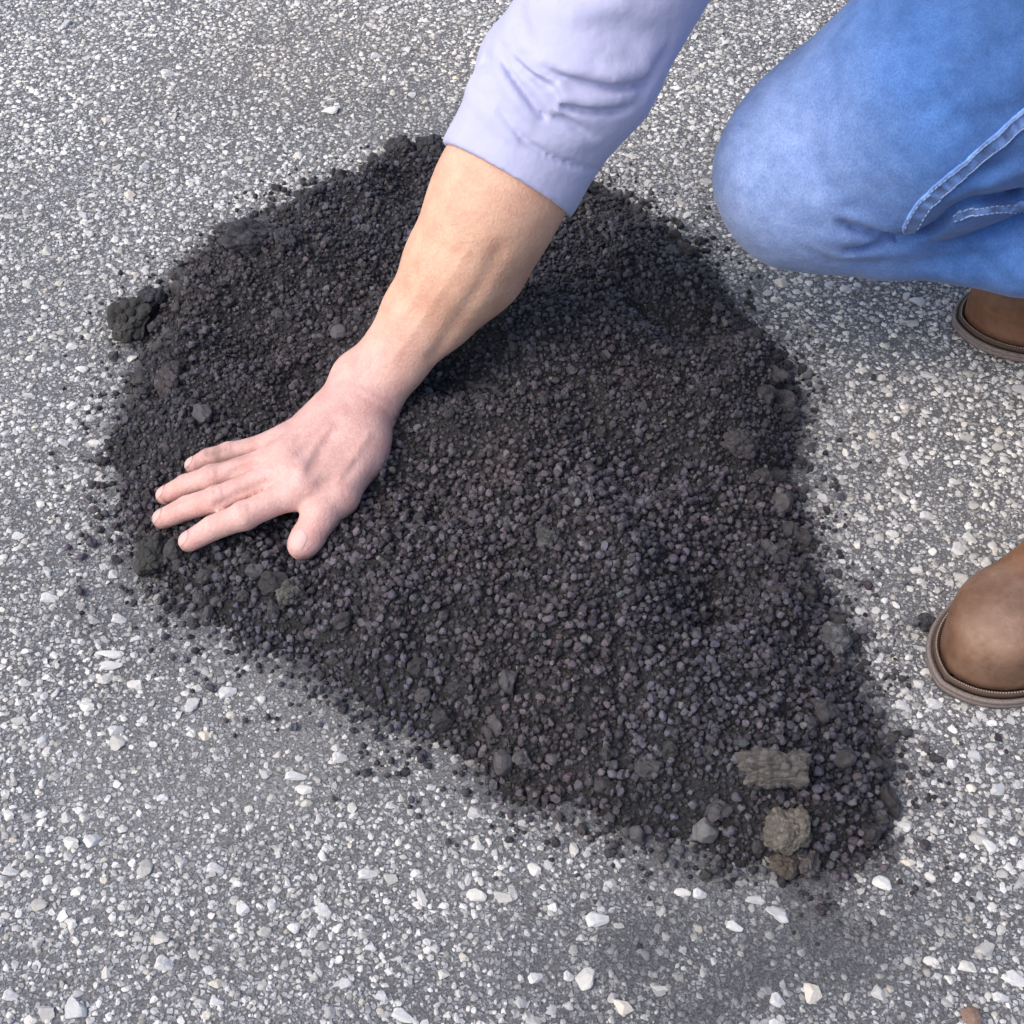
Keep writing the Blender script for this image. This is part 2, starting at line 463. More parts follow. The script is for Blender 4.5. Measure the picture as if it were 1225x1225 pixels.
def angular(base, seed, cuts=9, keep=.72):
    """a broken stone: sphere cut by random planes"""
    r = np.random.default_rng(seed); v = base.copy()
    for _ in range(cuts):
        n = r.normal(size=3); n /= np.linalg.norm(n); o = r.uniform(keep - .12, keep + .12)
        d = v @ n - o; v = v - np.maximum(d, 0)[:, None] * n
    return v

def scatter(pos, size, rots, shapes, tris, col, name, material, parent, smooth=False, kind='stuff', jit=.12, label=None):
    """many small stones joined in one mesh; shapes: list of vertex arrays on the same topology"""
    n = len(pos); k = len(shapes[0]); pick = rng.integers(0, len(shapes), n)
    SH = np.array(shapes)[pick] * size[:, None, :] * (1 + jit * rng.uniform(-1, 1, (n, k, 1)))
    Vv = np.einsum('nij,nkj->nki', rots, SH) + pos[:, None, :]
    Ff = (tris[None] + (np.arange(n) * k)[:, None, None]).reshape(-1, 3)
    cc = np.repeat(col, k, 0)
    me = mesh_np(name, Vv.reshape(-1, 3), Ff, material, cc, smooth)
    return link(name, me, parent, kind=kind, label=label)

STONE = tint_mat('pale_stone', 0.75, 0.35, 900.0, .22, .35, .0006)
CRUMB = tint_mat('bituminous_crumb', 0.62, 0.42, 1400.0, .30, .7, .0008)

def stone_cols(n, bright):
    """greys of crushed stone; bright 0..1"""
    v = .22 + .44 * np.clip(bright, 0, 1) ** 1.2
    hue = rng.uniform(0, 1, n)
    c = np.stack([v * (1.0 + .03 * hue), v * 1.0, v * (1.01 - .08 * hue)], 1)
    w_ = rng.uniform(0, 1, n) < .07
    c[w_] *= np.array([1.05, 1.0, .92])
    return c

def in_view(x, y, m=60):
    px, py = proj(np.stack([x, y, np.zeros_like(x)], -1)); return (px > -m) & (px < 1225 + m) & (py > -m) & (py < 1225 + m), px, py

def place_chips(st, r0, r1, flat, shapes, tris, name, frac=1.0, zone=None, bright=(0, 1)):
    # zone: (lowest, highest) distance from the front edge of the paving in view, metres
    xs = np.arange(X0, X1, st); ys = np.arange(Y0, Y1, st)
    X, Y = np.meshgrid(xs, ys); X = X.ravel() + rng.uniform(-.5, .5, X.size) * st; Y = Y.ravel() + rng.uniform(-.5, .5, Y.size) * st
    iv, px, py = in_view(X, Y, 60)
    keep = (rng.uniform(0, 1, X.size) < frac) & iv & (pile_d(X, Y) < .012)
    f = fines(X, Y); s = soot(X, Y)
    keep &= rng.uniform(0, 1, X.size) > .40 * f + .45 * s
    keep &= rng.uniform(0, 1, X.size) > .9 * np.clip(fbm(X, Y, .045, 501, 4) - .02, 0, 1) + .8 * np.clip(vnoise(X, Y, .012, 511) - .45, 0, 1)
    if zone: keep &= (Y >= zone[0]) & (Y < zone[1])
    X, Y, f, s = X[keep], Y[keep], f[keep], s[keep]; n = len(X)
    r = r0 + (r1 - r0) * rng.uniform(0, 1, n) ** 2.0
    r *= 1 - .25 * f
    el = rng.uniform(.62, 1.0, n)
    size = np.stack([r, r * el, r * rng.uniform(.45, .75, n) * flat], 1)
    pos = np.stack([X, Y, ground_z(X, Y) + size[:, 2] * rng.uniform(-.55, .25, n) - .0003 * f], 1)
    t = tan_amt(X, Y)[:, None]
    c = stone_cols(n, rng.uniform(bright[0], bright[1], n))
    c = c * (1 + .22 * fbm(X, Y, .11, 521, 3) + .10 * sstep(.2, .6, Y))[:, None]
    c = c * (1 - .45 * f[:, None]) + DUST * .45 * f[:, None]
    c = c * (1 - .3 * t) + c * np.array([1.1, .98, .84]) * .3 * t
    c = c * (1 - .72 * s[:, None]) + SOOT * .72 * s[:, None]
    return scatter(pos, size, rot_mats(n, .28), shapes, tris, c, name, STONE, ground)
SH0 = [angular(I0, 100 + i, 8, .74) for i in range(10)]
SH1 = [angular(I1, 200 + i, 12, .66) for i in range(14)]
SH2 = [angular(I2, 300 + i, 9, .60) for i in range(16)]
place_chips(.0047, .0012, .0034, 1.0, SH0, F0, 'fine_gravel', 1.0, bright=(0, 1))
place_chips(.0098, .0024, .0050, .8, SH1, F1, 'coarse_gravel', .85, zone=(-.6, .02), bright=(.3, 1))
place_chips(.0084, .0028, .0050, .8, SH0, F0, 'coarse_gravel', .9, zone=(.02, 1.35), bright=(.3, 1))

# the paving round about the picture carries the same chips; there they are instances on scattered points
def outer_gravel():
    st = .0062; xs = np.arange(-1.4, 1.4, st); ys = np.arange(-.9, 2.1, st)
    X, Y = np.meshgrid(xs, ys); X = X.ravel() + rng.uniform(-.5, .5, X.size) * st; Y = Y.ravel() + rng.uniform(-.5, .5, Y.size) * st
    iv, _, _ = in_view(X, Y, 60)
    edge = np.minimum(np.minimum(X + 1.4, 1.4 - X), np.minimum(Y + .9, 2.1 - Y))
    keep = ~iv & (rng.uniform(0, 1, X.size) < sstep(0, .35, edge)) & (rng.uniform(0, 1, X.size) > .4 * fines(X, Y)) & (pile_d(X, Y) < .012)
    X, Y = X[keep], Y[keep]; n = len(X)
    r = .0014 + .0036 * rng.uniform(0, 1, n) ** 1.8
    me = bpy.data.meshes.new('outer_gravel'); me.vertices.add(n)
    me.vertices.foreach_set('co', np.stack([X, Y, ground_z(X, Y) * (np.abs(X) < .95) * (Y > -.6) * (Y < 1.35)], 1).astype(np.float32).ravel())
    for nm, arr in (('size', np.stack([r, r * rng.uniform(.6, 1, n), r * rng.uniform(.4, .65, n)], 1)), ('turn', np.stack([rng.normal(0, .25, n), rng.normal(0, .25, n), rng.uniform(0, 6.28, n)], 1))):
        a = me.attributes.new(nm, 'FLOAT_VECTOR', 'POINT'); a.data.foreach_set('vector', arr.astype(np.float32).ravel())
    c = np.ones((n, 4), np.float32); c[:, :3] = stone_cols(n, rng.uniform(.05, 1, n)); a = me.attributes.new('tint', 'FLOAT_COLOR', 'POINT'); a.data.foreach_set('color', c.ravel())
    m = STONE.copy(); m.name = 'pale_stone_scattered'
    for q in m.node_tree.nodes:
        if q.type == 'ATTRIBUTE': q.attribute_type = 'INSTANCER'
    me.materials.append(m)
    o = link('outer_gravel', me, ground, kind='stuff')
    g = bpy.data.node_groups.new('scatter_chips', 'GeometryNodeTree')
    g.interface.new_socket('Geometry', in_out='INPUT', socket_type='NodeSocketGeometry'); g.interface.new_socket('Geometry', in_out='OUTPUT', socket_type='NodeSocketGeometry')
    N = g.nodes; L = g.links; gi = N.new('NodeGroupInput'); go = N.new('NodeGroupOutput')
    ic = N.new('GeometryNodeMeshIcoSphere'); ic.inputs['Radius'].default_value = 1; ic.inputs['Subdivisions'].default_value = 1
    sm = N.new('GeometryNodeSetMaterial'); sm.inputs['Material'].default_value = m; L.new(ic.outputs['Mesh'], sm.inputs['Geometry'])
    ip = N.new('GeometryNodeInstanceOnPoints'); L.new(gi.outputs[0], ip.inputs['Points']); L.new(sm.outputs[0], ip.inputs['Instance'])
    for nm, sock in (('size', 'Scale'), ('turn', 'Rotation')):
        na = N.new('GeometryNodeInputNamedAttribute'); na.data_type = 'FLOAT_VECTOR'; na.inputs['Name'].default_value = nm
        if sock == 'Rotation':
            er = N.new('FunctionNodeEulerToRotation'); L.new(na.outputs['Attribute'], er.inputs[0]); L.new(er.outputs[0], ip.inputs['Rotation'])
        else: L.new(na.outputs['Attribute'], ip.inputs['Scale'])
    L.new(ip.outputs[0], go.inputs[0])
    md = o.modifiers.new('chips', 'NODES'); md.node_group = g
outer_gravel()

# the larger pale stones, one by one: (px, py, half width px, half height px, turn in degrees)
BIG = [(57, 715, 11, 6, 0), (141, 739, 9, 6, 0), (131, 780, 15, 5, 0), (130, 795, 14, 6, 5), (126, 810, 9, 8, -50), (163, 817, 9, 9, 60), (28, 815, 7, 5, 0), (21, 861, 9, 6, 10),
       (104, 843, 12, 6, 0), (138, 873, 9, 7, 30), (139, 887, 11, 9, 10), (229, 841, 13, 7, 15), (271, 827, 11, 8, 25), (312, 834, 5, 5, 0), (245, 877, 8, 6, 0), (352, 928, 13, 6, 0),
       (364, 943, 13, 6, 5), (317, 925, 10, 5, -40), (405, 906, 9, 8, 10), (10, 973, 8, 6, 0), (85, 1006, 12, 8, 0), (111, 1004, 10, 9, 50), (172, 1036, 9, 10, 0), (256, 1038, 10, 7, 0), (439, 1045, 12, 7, 10),
       (467, 1050, 9, 8, 0), (193, 1121, 11, 8, -10), (195, 1153, 11, 10, 0), (84, 1103, 9, 7, 20), (43, 1079, 11, 6, 0), (10, 1040, 9, 6, 0), (55, 1212, 10, 10, 0), (89, 1208, 11, 14, 30), (10, 1190, 9, 7, 0),
       (385, 1088, 10, 8, -20), (259, 1175, 9, 6, 20), (258, 1199, 8, 5, 0), (317, 1115, 7, 9, 60), (351, 1108, 7, 7, 0), (467, 963, 6, 5, 0), (570, 1071, 11, 9, 0), (601, 1073, 13, 8, -15), (573, 1018 - 5, 6, 5, 0),
       (640, 1040, 10, 8, 0), (686, 1015, 7, 8, 0), (714, 1100, 14, 10, 15), (700, 1170, 12, 15, -60), (641, 1170, 9, 7, 30), (680, 1168, 6, 7, 0), (747, 1203, 13, 9, -20), (817, 1065, 9, 6, 0), (837, 1068, 8, 7, 0),
       (904, 1074, 11, 6, 0), (931, 1091, 14, 9, -35), (878, 1107, 10, 6, -20), (974, 1184, 12, 13, -30), (1053, 1185, 9, 9, 10), (930, 1196, 9, 9, -20), (1180, 1134, 12, 9, 40), (1157, 1155, 14, 6, -10),
       (1215, 1170, 12, 9, -20), (1115, 1148, 8, 6, 0), (1166, 903, 8, 7, 0), (1072, 952, 7, 5, 0), (1172, 998, 12, 7, -20), (1185, 1008, 9, 7, -30), (1086, 985, 8, 9, 60), (1088, 1028, 9, 4, 0), (1120, 990, 6, 6, 0),
       (1198, 1192, 9, 6, 0), (1139, 1192, 6, 6, 0), (790, 1181, 9, 5, 0), (930, 1225, 10, 7, 0), (530, 1165, 9, 6, 30), (522, 1133, 7, 6, 0), (480, 1215, 14, 8, -20), (413, 1177, 8, 8, 40), (443, 1133, 7, 5, 0),
       (545, 897, 6, 5, 0), (152, 520, 11, 5, 0), (112, 527, 8, 4, 0), (170, 580, 7, 5, 0), (162, 628, 7, 6, 0), (150, 562, 7, 5, 0), (20, 640, 8, 5, 0), (48, 600, 7, 4, 0), (134, 686, 8, 5, 0), (1160, 642, 9, 5, -30),
       (1146, 655, 8, 12, -30), (1068, 637, 7, 5, 0), (1180, 672, 6, 8, -30), (1150, 688, 9, 8, 30), (1097, 680, 7, 4, 0), (1103, 695, 6, 4, 0), (1080, 843, 8, 7, 0), (1118, 842, 9, 7, 0), (1174, 855, 6, 5, 0), (1180, 545, 7, 6, 0),
       (1195, 530, 7, 6, -30), (1110, 615, 9, 5, 0), (1165, 600, 6, 5, 0), (1142, 574, 6, 4, 0), (1204, 547, 6, 4, 0), (1220, 461, 8, 6, 0), (1125, 462, 6, 4, 0), (1110, 446, 9, 4, -10), (1158, 520, 7, 5, 20), (1083, 594, 6, 5, 0),
       (200, 86, 8, 5, 20), (78, 28, 7, 5, 0), (395, 130, 9, 4, 0), (450, 65, 7, 3, 0), (55, 300, 7, 4, 0), (155, 232, 7, 4, 0), (110, 232, 6, 3, 0), (297, 188, 6, 3, 0),
       (97, 438, 7, 4, 0), (84, 412, 7, 4, 0), (157, 425, 8, 4, 0), (33, 470, 7, 3, 0), (860, 165, 6, 4, 0), (845, 215, 7, 4, 0), (935, 335, 8, 6, 0), (1012, 345, 7, 4, 0), (1098, 357, 9, 5, 0), (1085, 352, 7, 4, 0)]
big_src = [mesh_np('stone', SH2[i % 16] * (1 + .05 * rng.uniform(-1, 1, (len(I2), 1))), F2, STONE, np.tile(stone_cols(1, np.array([b])), (len(I2), 1)), False) for i, b in enumerate([.82, .74, .66, .6, .84, .52, .7, .42, .86, .62, .5, .72])]
taken = []
def add_stone(x, y, a, b, h, turn, k, lift):
    if pile_d(np.array([x]), np.array([y]))[0] > -.004: return
    o = link('stone', big_src[k % len(big_src)], ground)
    o.location = (x, y, float(surf_z(np.array([x]), np.array([y]))[0]) + lift)
    o.scale = (a, b, h); o.rotation_euler = (rng.normal(0, .1), rng.normal(0, .1), turn)
for i, (px, py, a, b, tdeg) in enumerate(BIG):
    p = G(px, py, .003); s = FOC / np.linalg.norm(p - CAM)
    elv = math.asin(-ray(px, py)[2])
    A = a / s * 1.12; B = min(b / s / math.sin(elv) * 1.1, A * 1.5)
    add_stone(p[0], p[1], A, B, min(A, B) * rng.uniform(.4, .6), R(tdeg), int(rng.integers(0, 12)) if i % 3 else 0, .0008)
    taken.append((p[0], p[1]))
taken = np.array(taken); nb = 0
while nb < 165:
    x, y = rng.uniform(X0, X1), rng.uniform(Y0, 1.0)
    iv, _, _ = in_view(np.array([x]), np.array([y]), 20)
    if not iv[0] or pile_d(np.array([x]), np.array([y]))[0] > -.01 or soot(np.array([x]), np.array([y]))[0] > .6 or fines(np.array([x]), np.array([y]))[0] > .5: continue
    if np.min(np.hypot(taken[:, 0] - x, taken[:, 1] - y)) < .016: continue
    taken = np.vstack([taken, (x, y)]); nb += 1
    a = rng.uniform(.0042, .0068); add_stone(x, y, a, a * rng.uniform(.6, .95), a * rng.uniform(.35, .6), rng.uniform(0, 6.3), int(rng.integers(0, 12)), .0004)

# ------------------------------------------------------------------ the heap of patching mix
def pile_material():
    m, N, L, b = mat('patching_mix', 0.7, 0.35)
    tc = N.new('ShaderNodeTexCoord')
    no = nd(N, 'ShaderNodeTexNoise', Scale=420.0, Detail=5.0); L.new(tc.outputs['Object'], no.inputs['Vector'])
    r = ramp(N, [(.3, (.006, .006, .007)), (.7, (.022, .021, .024))]); L.new(no.outputs[0], r.inputs[0]); L.new(r.outputs[0], b.inputs['Base Color'])
    bp = nd(N, 'ShaderNodeBump', Strength=1.0, Distance=.003); L.new(no.outputs[0], bp.inputs['Height']); L.new(bp.outputs[0], b.inputs['Normal'])
    return m
pile = link('asphalt_mix_pile', None, label='heap of loose dark asphalt patching mix spread on the grey paving', cat='asphalt pile')
pc = G(600, 600, 0); pile.location = (float(pc[0]), float(pc[1]), 0)
bpy.context.view_layer.update()
PINV = -np.array([pc[0], pc[1], 0.0])
V, Fq = sheet(-.42, .36, -.38, .58, .005, lambda x, y: pile_z(x, y))
dd = pile_d(V[:, 0], V[:, 1]); kf = np.max(dd[Fq], 1) > -.004; Fq = Fq[kf]
used = np.unique(Fq); mp = -np.ones(len(V), int); mp[used] = np.arange(len(used)); V = V[used]; Fq = mp[Fq]
link('mix_bed', mesh_np('mix_bed', V + PINV, Fq, pile_material()), pile)

def crumb_cols(x, y, n, lo=.020, hi=.085):
    v = lo + (hi - lo) * rng.uniform(0, 1, n) ** 1.5
    warm = np.clip(.5 + .9 * fbm(x, y, .09, 401, 3), 0, 1)
    a = np.array([1.08, 1.06, 1.36]); bcol = np.array([1.26, 1.05, 1.20])
    c = v[:, None] * (a * (1 - warm[:, None]) + bcol * warm[:, None])
    hue = rng.normal(0, .045, (n, 3)); c = c * (1 + hue)
    lt = rng.uniform(0, 1, n) < .012; c[lt] = np.array([.13, .128, .13]) * rng.uniform(.7, 1.2, (lt.sum(), 1))
    return c
def crumb_shape(base, seed):
    r = np.random.default_rng(seed); v = angular(base, seed + 5, 9, .74)
    lump = sum(.09 * np.sin(v @ r.normal(0, 2.6, 3) + r.uniform(0, 6))[:, None] * v for _ in range(3))
    return v + lump
CS0 = [crumb_shape(I0, 500 + i) for i in range(14)]
CS1 = [crumb_shape(I1, 600 + i) for i in range(18)]
def crumbs(st, r0, r1, shapes, tris, frac, lift, name, margin=0.0, parent=pile, gate=None, shade=(.020, .078)):
    xs = np.arange(-.44, .38, st); ys = np.arange(-.40, .62, st)
    X, Y = np.meshgrid(xs, ys); X = X.ravel() + rng.uniform(-.5, .5, X.size) * st; Y = Y.ravel() + rng.uniform(-.5, .5, Y.size) * st
    d = pile_d(X, Y)
    pr = np.where(d > 0, frac, frac * np.exp(-np.maximum(-d, 0) / .014) * .55 * (margin > 0))
    if gate is not None: pr = pr * gate(X, Y)
    k = rng.uniform(0, 1, X.size) < pr
    near_stone = np.zeros(X.size, bool)
    for sx, sy in taken: near_stone |= (np.abs(X - sx) < .010) & (np.abs(Y - sy) < .010)
    k &= ~(near_stone & (d < 0))
    X, Y, d = X[k], Y[k], d[k]; n = len(X)
    r = r0 + (r1 - r0) * rng.uniform(0, 1, n) ** 1.7
    size = r[:, None] * rng.uniform(.75, 1.15, (n, 3))
    pos = np.stack([X, Y, surf_z(X, Y) + r * (lift + rng.uniform(-.35, .7, n))], 1) + PINV
    return scatter(pos, size, rot_mats(n), shapes, tris, crumb_cols(X, Y, n, *shade), name, CRUMB, parent, smooth=False, jit=.06)
near = lambda x, y: (proj(np.stack([x, y, np.full_like(x, .03)], -1))[1] > 560).astype(float)
far = lambda x, y: 1 - near(x, y)
crumbs(.0034, .0016, .0028, CS0, F0, 1.0, .0, 'fine_crumbs', 1, gate=near, shade=(.012, .045))
crumbs(.0054, .0020, .0036, CS1, F1, .78, .75, 'middling_crumbs', 1, gate=near, shade=(.026, .102))
crumbs(.0035, .0016, .0030, CS0, F0, 1.0, .1, 'fine_crumbs', 1, gate=far, shade=(.012, .066))
crumbs(.0088, .0026, .0040, CS1, F1, .55, .35, 'coarse_crumbs', 1)
# the 300 biggest lie loose on top, each a part of its own
def cells(v, n_, amp, r):
    """swell the surface into stuck-together crumbs"""
    q = r.normal(size=(n_, 3)); q /= np.linalg.norm(q, axis=1)[:, None]; q *= r.uniform(.9, 1.1, (n_, 1)); u = v / np.linalg.norm(v, axis=1)[:, None]
    d = np.linalg.norm(u[:, None] - q[None], axis=2); i = np.argmin(d, 1); m = d[np.arange(len(u)), i] / (2.6 / math.sqrt(n_))
    lift = r.uniform(-.5, 1, n_)[i] * amp * .5
    return v * (1 + lift + amp * (np.sqrt(np.maximum(0, 1 - m * m)) - .5))[:, None], i
crumb_src = []
for i in range(12):
    c = crumb_cols(np.zeros(1), np.zeros(1), 1)[0] * 0 + np.array([.058, .053, .056]) * rng.uniform(.6, 1.4)
    vv, ic = cells(crumb_shape(I2, 700 + i), 45, .26, np.random.default_rng(i))
    crumb_src.append(mesh_np('crumb', vv, F2, CRUMB, np.tile(c, (len(I2), 1)) * np.random.default_rng(i).uniform(.7, 1.35, 45)[ic][:, None], False))
n = 0
while n < 300:
    x, y = rng.uniform(-.40, .34), rng.uniform(-.36, .56)
    d = pile_d(np.array([x]), np.array([y]))[0]
    if d < -.02 or (d < 0 and np.min(np.hypot(taken[:, 0] - x, taken[:, 1] - y)) < .012) or rng.uniform() > (1.0 if d < .05 else .30): continue
    o = link('crumb', crumb_src[n % 12], pile); r = rng.uniform(.0040, .0085) if 0 < d < .045 else rng.uniform(.0034, .0048)
    o.location = (x + PINV[0], y + PINV[1], float(surf_z(np.array([x]), np.array([y]))[0]) + r * .35)
    o.scale = (r * rng.uniform(.8, 1.15), r * rng.uniform(.8, 1.15), r * rng.uniform(.7, 1)); o.rotation_euler = tuple(rng.uniform(0, 6.28, 3)); n += 1

# ---- lumps of mix stuck together, pellets and pebbles one could pick up
def lump(name, label, cat, px, py, hw, hh, hz, col, seed, style='clod', turn=0.0, tiltx=0.0, group=None, sunk=.35, rib=1.0):
    """hw, hh half sizes in pixels as seen; hz half height in metres"""
    z0 = 0.02
    for _ in range(4):
        p = G(px, py, z0); z0 = float(surf_z(np.array([p[0]]), np.array([p[1]]))[0]) + hz * (1 - sunk)
    s = FOC / np.linalg.norm(p - CAM); a = hw / s; elv = math.asin(-ray(px, py)[2])
    b = max(hh / s / math.sin(elv) * .9, hz * .8)
    r = np.random.default_rng(seed)
    ci = None
    if style == 'clod':
        v = angular(I4, seed, 10, .86); f = F4
        for _ in range(3): v = v + (.08 * np.sin(v @ r.normal(0, 3, 3) + r.uniform(0, 6)))[:, None] * v
        v, ci = cells(v, 110, .20, r); v = v * (1 + .012 * r.uniform(-1, 1, (len(v), 1)))
    elif style == 'pebble':
        v = angular(I3, seed, 16, .84); f = F3
        for _ in range(3): v = v + (.03 * np.sin(v @ r.normal(0, 4, 3) + r.uniform(0, 6)))[:, None] * v
    else:   # a ribbed roll of compacted mix lying on its side, blunt broken ends
        u = I4 / np.abs(I4).max(1)[:, None]; f = F4
        x = u[:, 0]; yz = np.stack([u[:, 1], u[:, 2]], 1)
        k8 = (np.abs(u[:, 0]) ** 7 + (np.hypot(u[:, 1], u[:, 2])) ** 7) ** (1 / 7)
        v = u / k8[:, None]; x = v[:, 0]
        ribs = .045 * np.sin(x * 11 + 1.2 * np.sin(v[:, 1] * 2 + seed)) + .03 * np.sin(x * 23 + 2 * v[:, 2])
        v[:, 1:] *= (1 + ribs * (rib if rib else 0))[:, None]
        for _ in range(4): v = v * (1 + .055 * np.sin(v @ r.normal(0, 3, 3) + r.uniform(0, 6)))[:, None]
        v, ci = cells(v, 300, .12, r); v = v * (1 + .008 * r.uniform(-1, 1, (len(v), 1)))
    cc = np.tile(np.array(col), (len(v), 1)) * (1 + .18 * vnoise(v[:, 0] + 5, v[:, 1] * 1.3 + v[:, 2], .25, seed + 1))[:, None]
    if ci is not None: cc = cc * r.uniform(.72, 1.3, 300)[ci][:, None]
    o = link(name, mesh_np(name, v * np.array([a, b, hz]), f, CLOD if style != 'pebble' else STONE, cc, style == 'pebble' and False), label=label, cat=cat, group=group)
    o.location = p.tolist(); o.rotation_euler = (tiltx, 0, turn); return o
CLOD = tint_mat('compacted_mix', 0.85, 0.2, 1500.0, .35, 1.0, .0012)
DK = (.060, .058, .066); OL = (.058, .056, .054); GR = (.125, .123, .122); TN = (.112, .102, .096)
lump('asphalt_clod', 'rough blackish brown clod at the far left tip of the heap', 'clod', 154, 378, 23, 21, .013, OL, 11)
lump('asphalt_clod', 'small dark clod just right of the rough clod at the left tip', 'clod', 182, 358, 15, 16, .009, DK, 12)
lump('asphalt_clod', 'widest flat dark clod on the upper left rim of the heap', 'clod', 297, 284, 27, 17, .012, DK, 13, turn=.2)
lump('asphalt_clod', 'round clod beside the widest flat clod on the upper left rim', 'clod', 341, 287, 12, 10, .008, DK, 14)
lump('asphalt_clod', 'crumbly clod poking up on the back rim left of the shirt cuff', 'clod', 480, 184, 20, 18, .014, DK, 15)
lump('asphalt_clod', 'smaller clod on the back rim touching the shirt cuff outline', 'clod', 513, 176, 15, 14, .012, DK, 16)
lump('asphalt_clod', 'brownish faceted clod left of the heap above the fingertips', 'clod', 205, 455, 18, 15, .010, (.075, .066, .070), 17)
lump('asphalt_clod', 'small squarish grey clod above the little finger', 'clod', 243, 495, 12, 10, .007, (.072, .069, .074), 18, 'pebble')
lump('pebble', 'smooth flat grey pebble on the heap left of the forearm', 'pebble', 405, 397, 11, 8, .005, (.085, .083, .09), 19, 'pebble')
lump('asphalt_clod', 'dull dark clod at the heap edge below the fingertips', 'clod', 183, 664, 20, 22, .011, OL, 20)
lump('asphalt_clod', 'pale dusty clod below the thumb beside a small hole', 'clod', 348, 708, 16, 13, .009, (.105, .10, .095), 21)
lump('asphalt_clod', 'greyish clod on the lower right rim near the large boot', 'clod', 1000, 763, 17, 16, .009, (.11, .112, .118), 22)
lump('asphalt_clod', 'dark clod just inside the right rim, below and left of the rightmost clod', 'clod', 884, 531, 18, 14, .010, (.068, .062, .068), 23)
lump('asphalt_clod', 'upright clod on the lower left slope above the front edge', 'clod', 601, 912, 13, 15, .008, (.066, .062, .066), 24, 'pebble')
lump('asphalt_clod', 'flattish clod in the middle of the heap', 'clod', 656, 645, 13, 9, .006, (.09, .088, .09), 25)
lump('asphalt_clod', 'rightmost dark clod, on the rim of the heap below the bent knee', 'clod', 940, 487, 20, 16, .010, DK, 26)
lump('asphalt_clod', 'small clod at the front edge left of the grey pebble', 'clod', 762, 998, 11, 11, .007, (.07, .067, .07), 27, 'pebble')
lump('asphalt_clod', 'loose dark clod on the paving left of the large boot toe', 'clod', 1108, 745, 10, 9, .005, DK, 28)
lump('pebble', 'blunt grey pebble at the front edge left of the tan chunk', 'pebble', 843, 993, 17, 16, .009, GR, 31, 'pebble')
lump('compacted_roll', 'long ribbed tan grey roll of compacted mix lying near the front', 'compacted chunk', 927, 919, 36, 17, .012, TN, 32, 'barrel', turn=-.03, sunk=.2)
lump('compacted_roll', 'squat pale tan chunk of compacted mix at the front edge', 'compacted chunk', 943, 993, 23, 20, .012, (.155, .138, .118), 33, 'barrel', turn=.1, sunk=.15, rib=.25)
lump('compacted_roll', 'small brown broken piece just below the squat tan chunk', 'compacted chunk', 939, 1035, 15, 15, .009, (.095, .080, .068), 34, 'clod')
lump('compacted_roll', 'small dark broken piece right of the brown one below the tan chunk', 'compacted chunk', 967, 1034, 12, 13, .008, (.10, .09, .09), 35, 'clod')
lump('pebble', 'reddish brown flake on the paving at the bottom right corner', 'pebble', 1162, 1216, 12, 11, .003, (.20, .13, .10), 36, 'pebble', sunk=.1)

# ------------------------------------------------------------------ the kneeling person
person = link('person', None, label='person in lavender shirt, blue jeans and brown boots pressing one hand on the dark heap', cat='person')
person.location = (.55, .2, 0); bpy.context.view_layer.update()
PO = np.array([.55, .2, 0.0])

def skin_material():
    m, N, L, b = mat('skin', 0.52, 0.35)
    at = nd(N, 'ShaderNodeAttribute', attribute_name='tint'); tc = N.new('ShaderNodeTexCoord')
    no = nd(N, 'ShaderNodeTexNoise', Scale=55.0, Detail=5.0, Roughness=.6); L.new(tc.outputs['Object'], no.inputs['Vector'])
    r = ramp(N, [(.3, (.90, .80, .79)), (.7, (1.07, 1.10, 1.10))]); L.new(no.outputs[0], r.inputs[0])
    c = mixc(N, L, 1.0, at.outputs['Color'], r.outputs[0], 'MULTIPLY')
    no2 = nd(N, 'ShaderNodeTexNoise', Scale=420.0, Detail=3.0); L.new(tc.outputs['Object'], no2.inputs['Vector'])
    r2 = ramp(N, [(.3, (.93, .92, .92)), (.7, (1.05, 1.05, 1.05))]); L.new(no2.outputs[0], r2.inputs[0])
    c = mixc(N, L, 1.0, c, r2.outputs[0], 'MULTIPLY'); L.new(c, b.inputs['Base Color'])
    vo = nd(N, 'ShaderNodeTexVoronoi', Scale=900.0); L.new(tc.outputs['Object'], vo.inputs['Vector'])
    ad = nd(N, 'ShaderNodeMath', operation='ADD'); L.new(vo.outputs['Distance'], ad.inputs[0]); L.new(no2.outputs[0], ad.inputs[1])
    bp = nd(N, 'ShaderNodeBump', Strength=.28, Distance=.0006); L.new(ad.outputs[0], bp.inputs['Height'])
    wr = nd(N, 'ShaderNodeTexNoise', Scale=150.0, Detail=3.0, Distortion=1.5); L.new(tc.outputs['Object'], wr.inputs['Vector'])
    bp3 = nd(N, 'ShaderNodeBump', Strength=.35, Distance=.0016); L.new(wr.outputs[0], bp3.inputs['Height']); L.new(bp.outputs[0], bp3.inputs['Normal'])
    L.new(bp3.outputs[0], b.inputs['Normal'])
    b.inputs['Subsurface Weight'].default_value = .18; b.inputs['Subsurface Radius'].default_value = (.006, .0025, .0015)
    b.inputs['Subsurface Scale'].default_value = 1.0
    return m
SKIN = skin_material()

W = G(441, 466, .062)                      # wrist
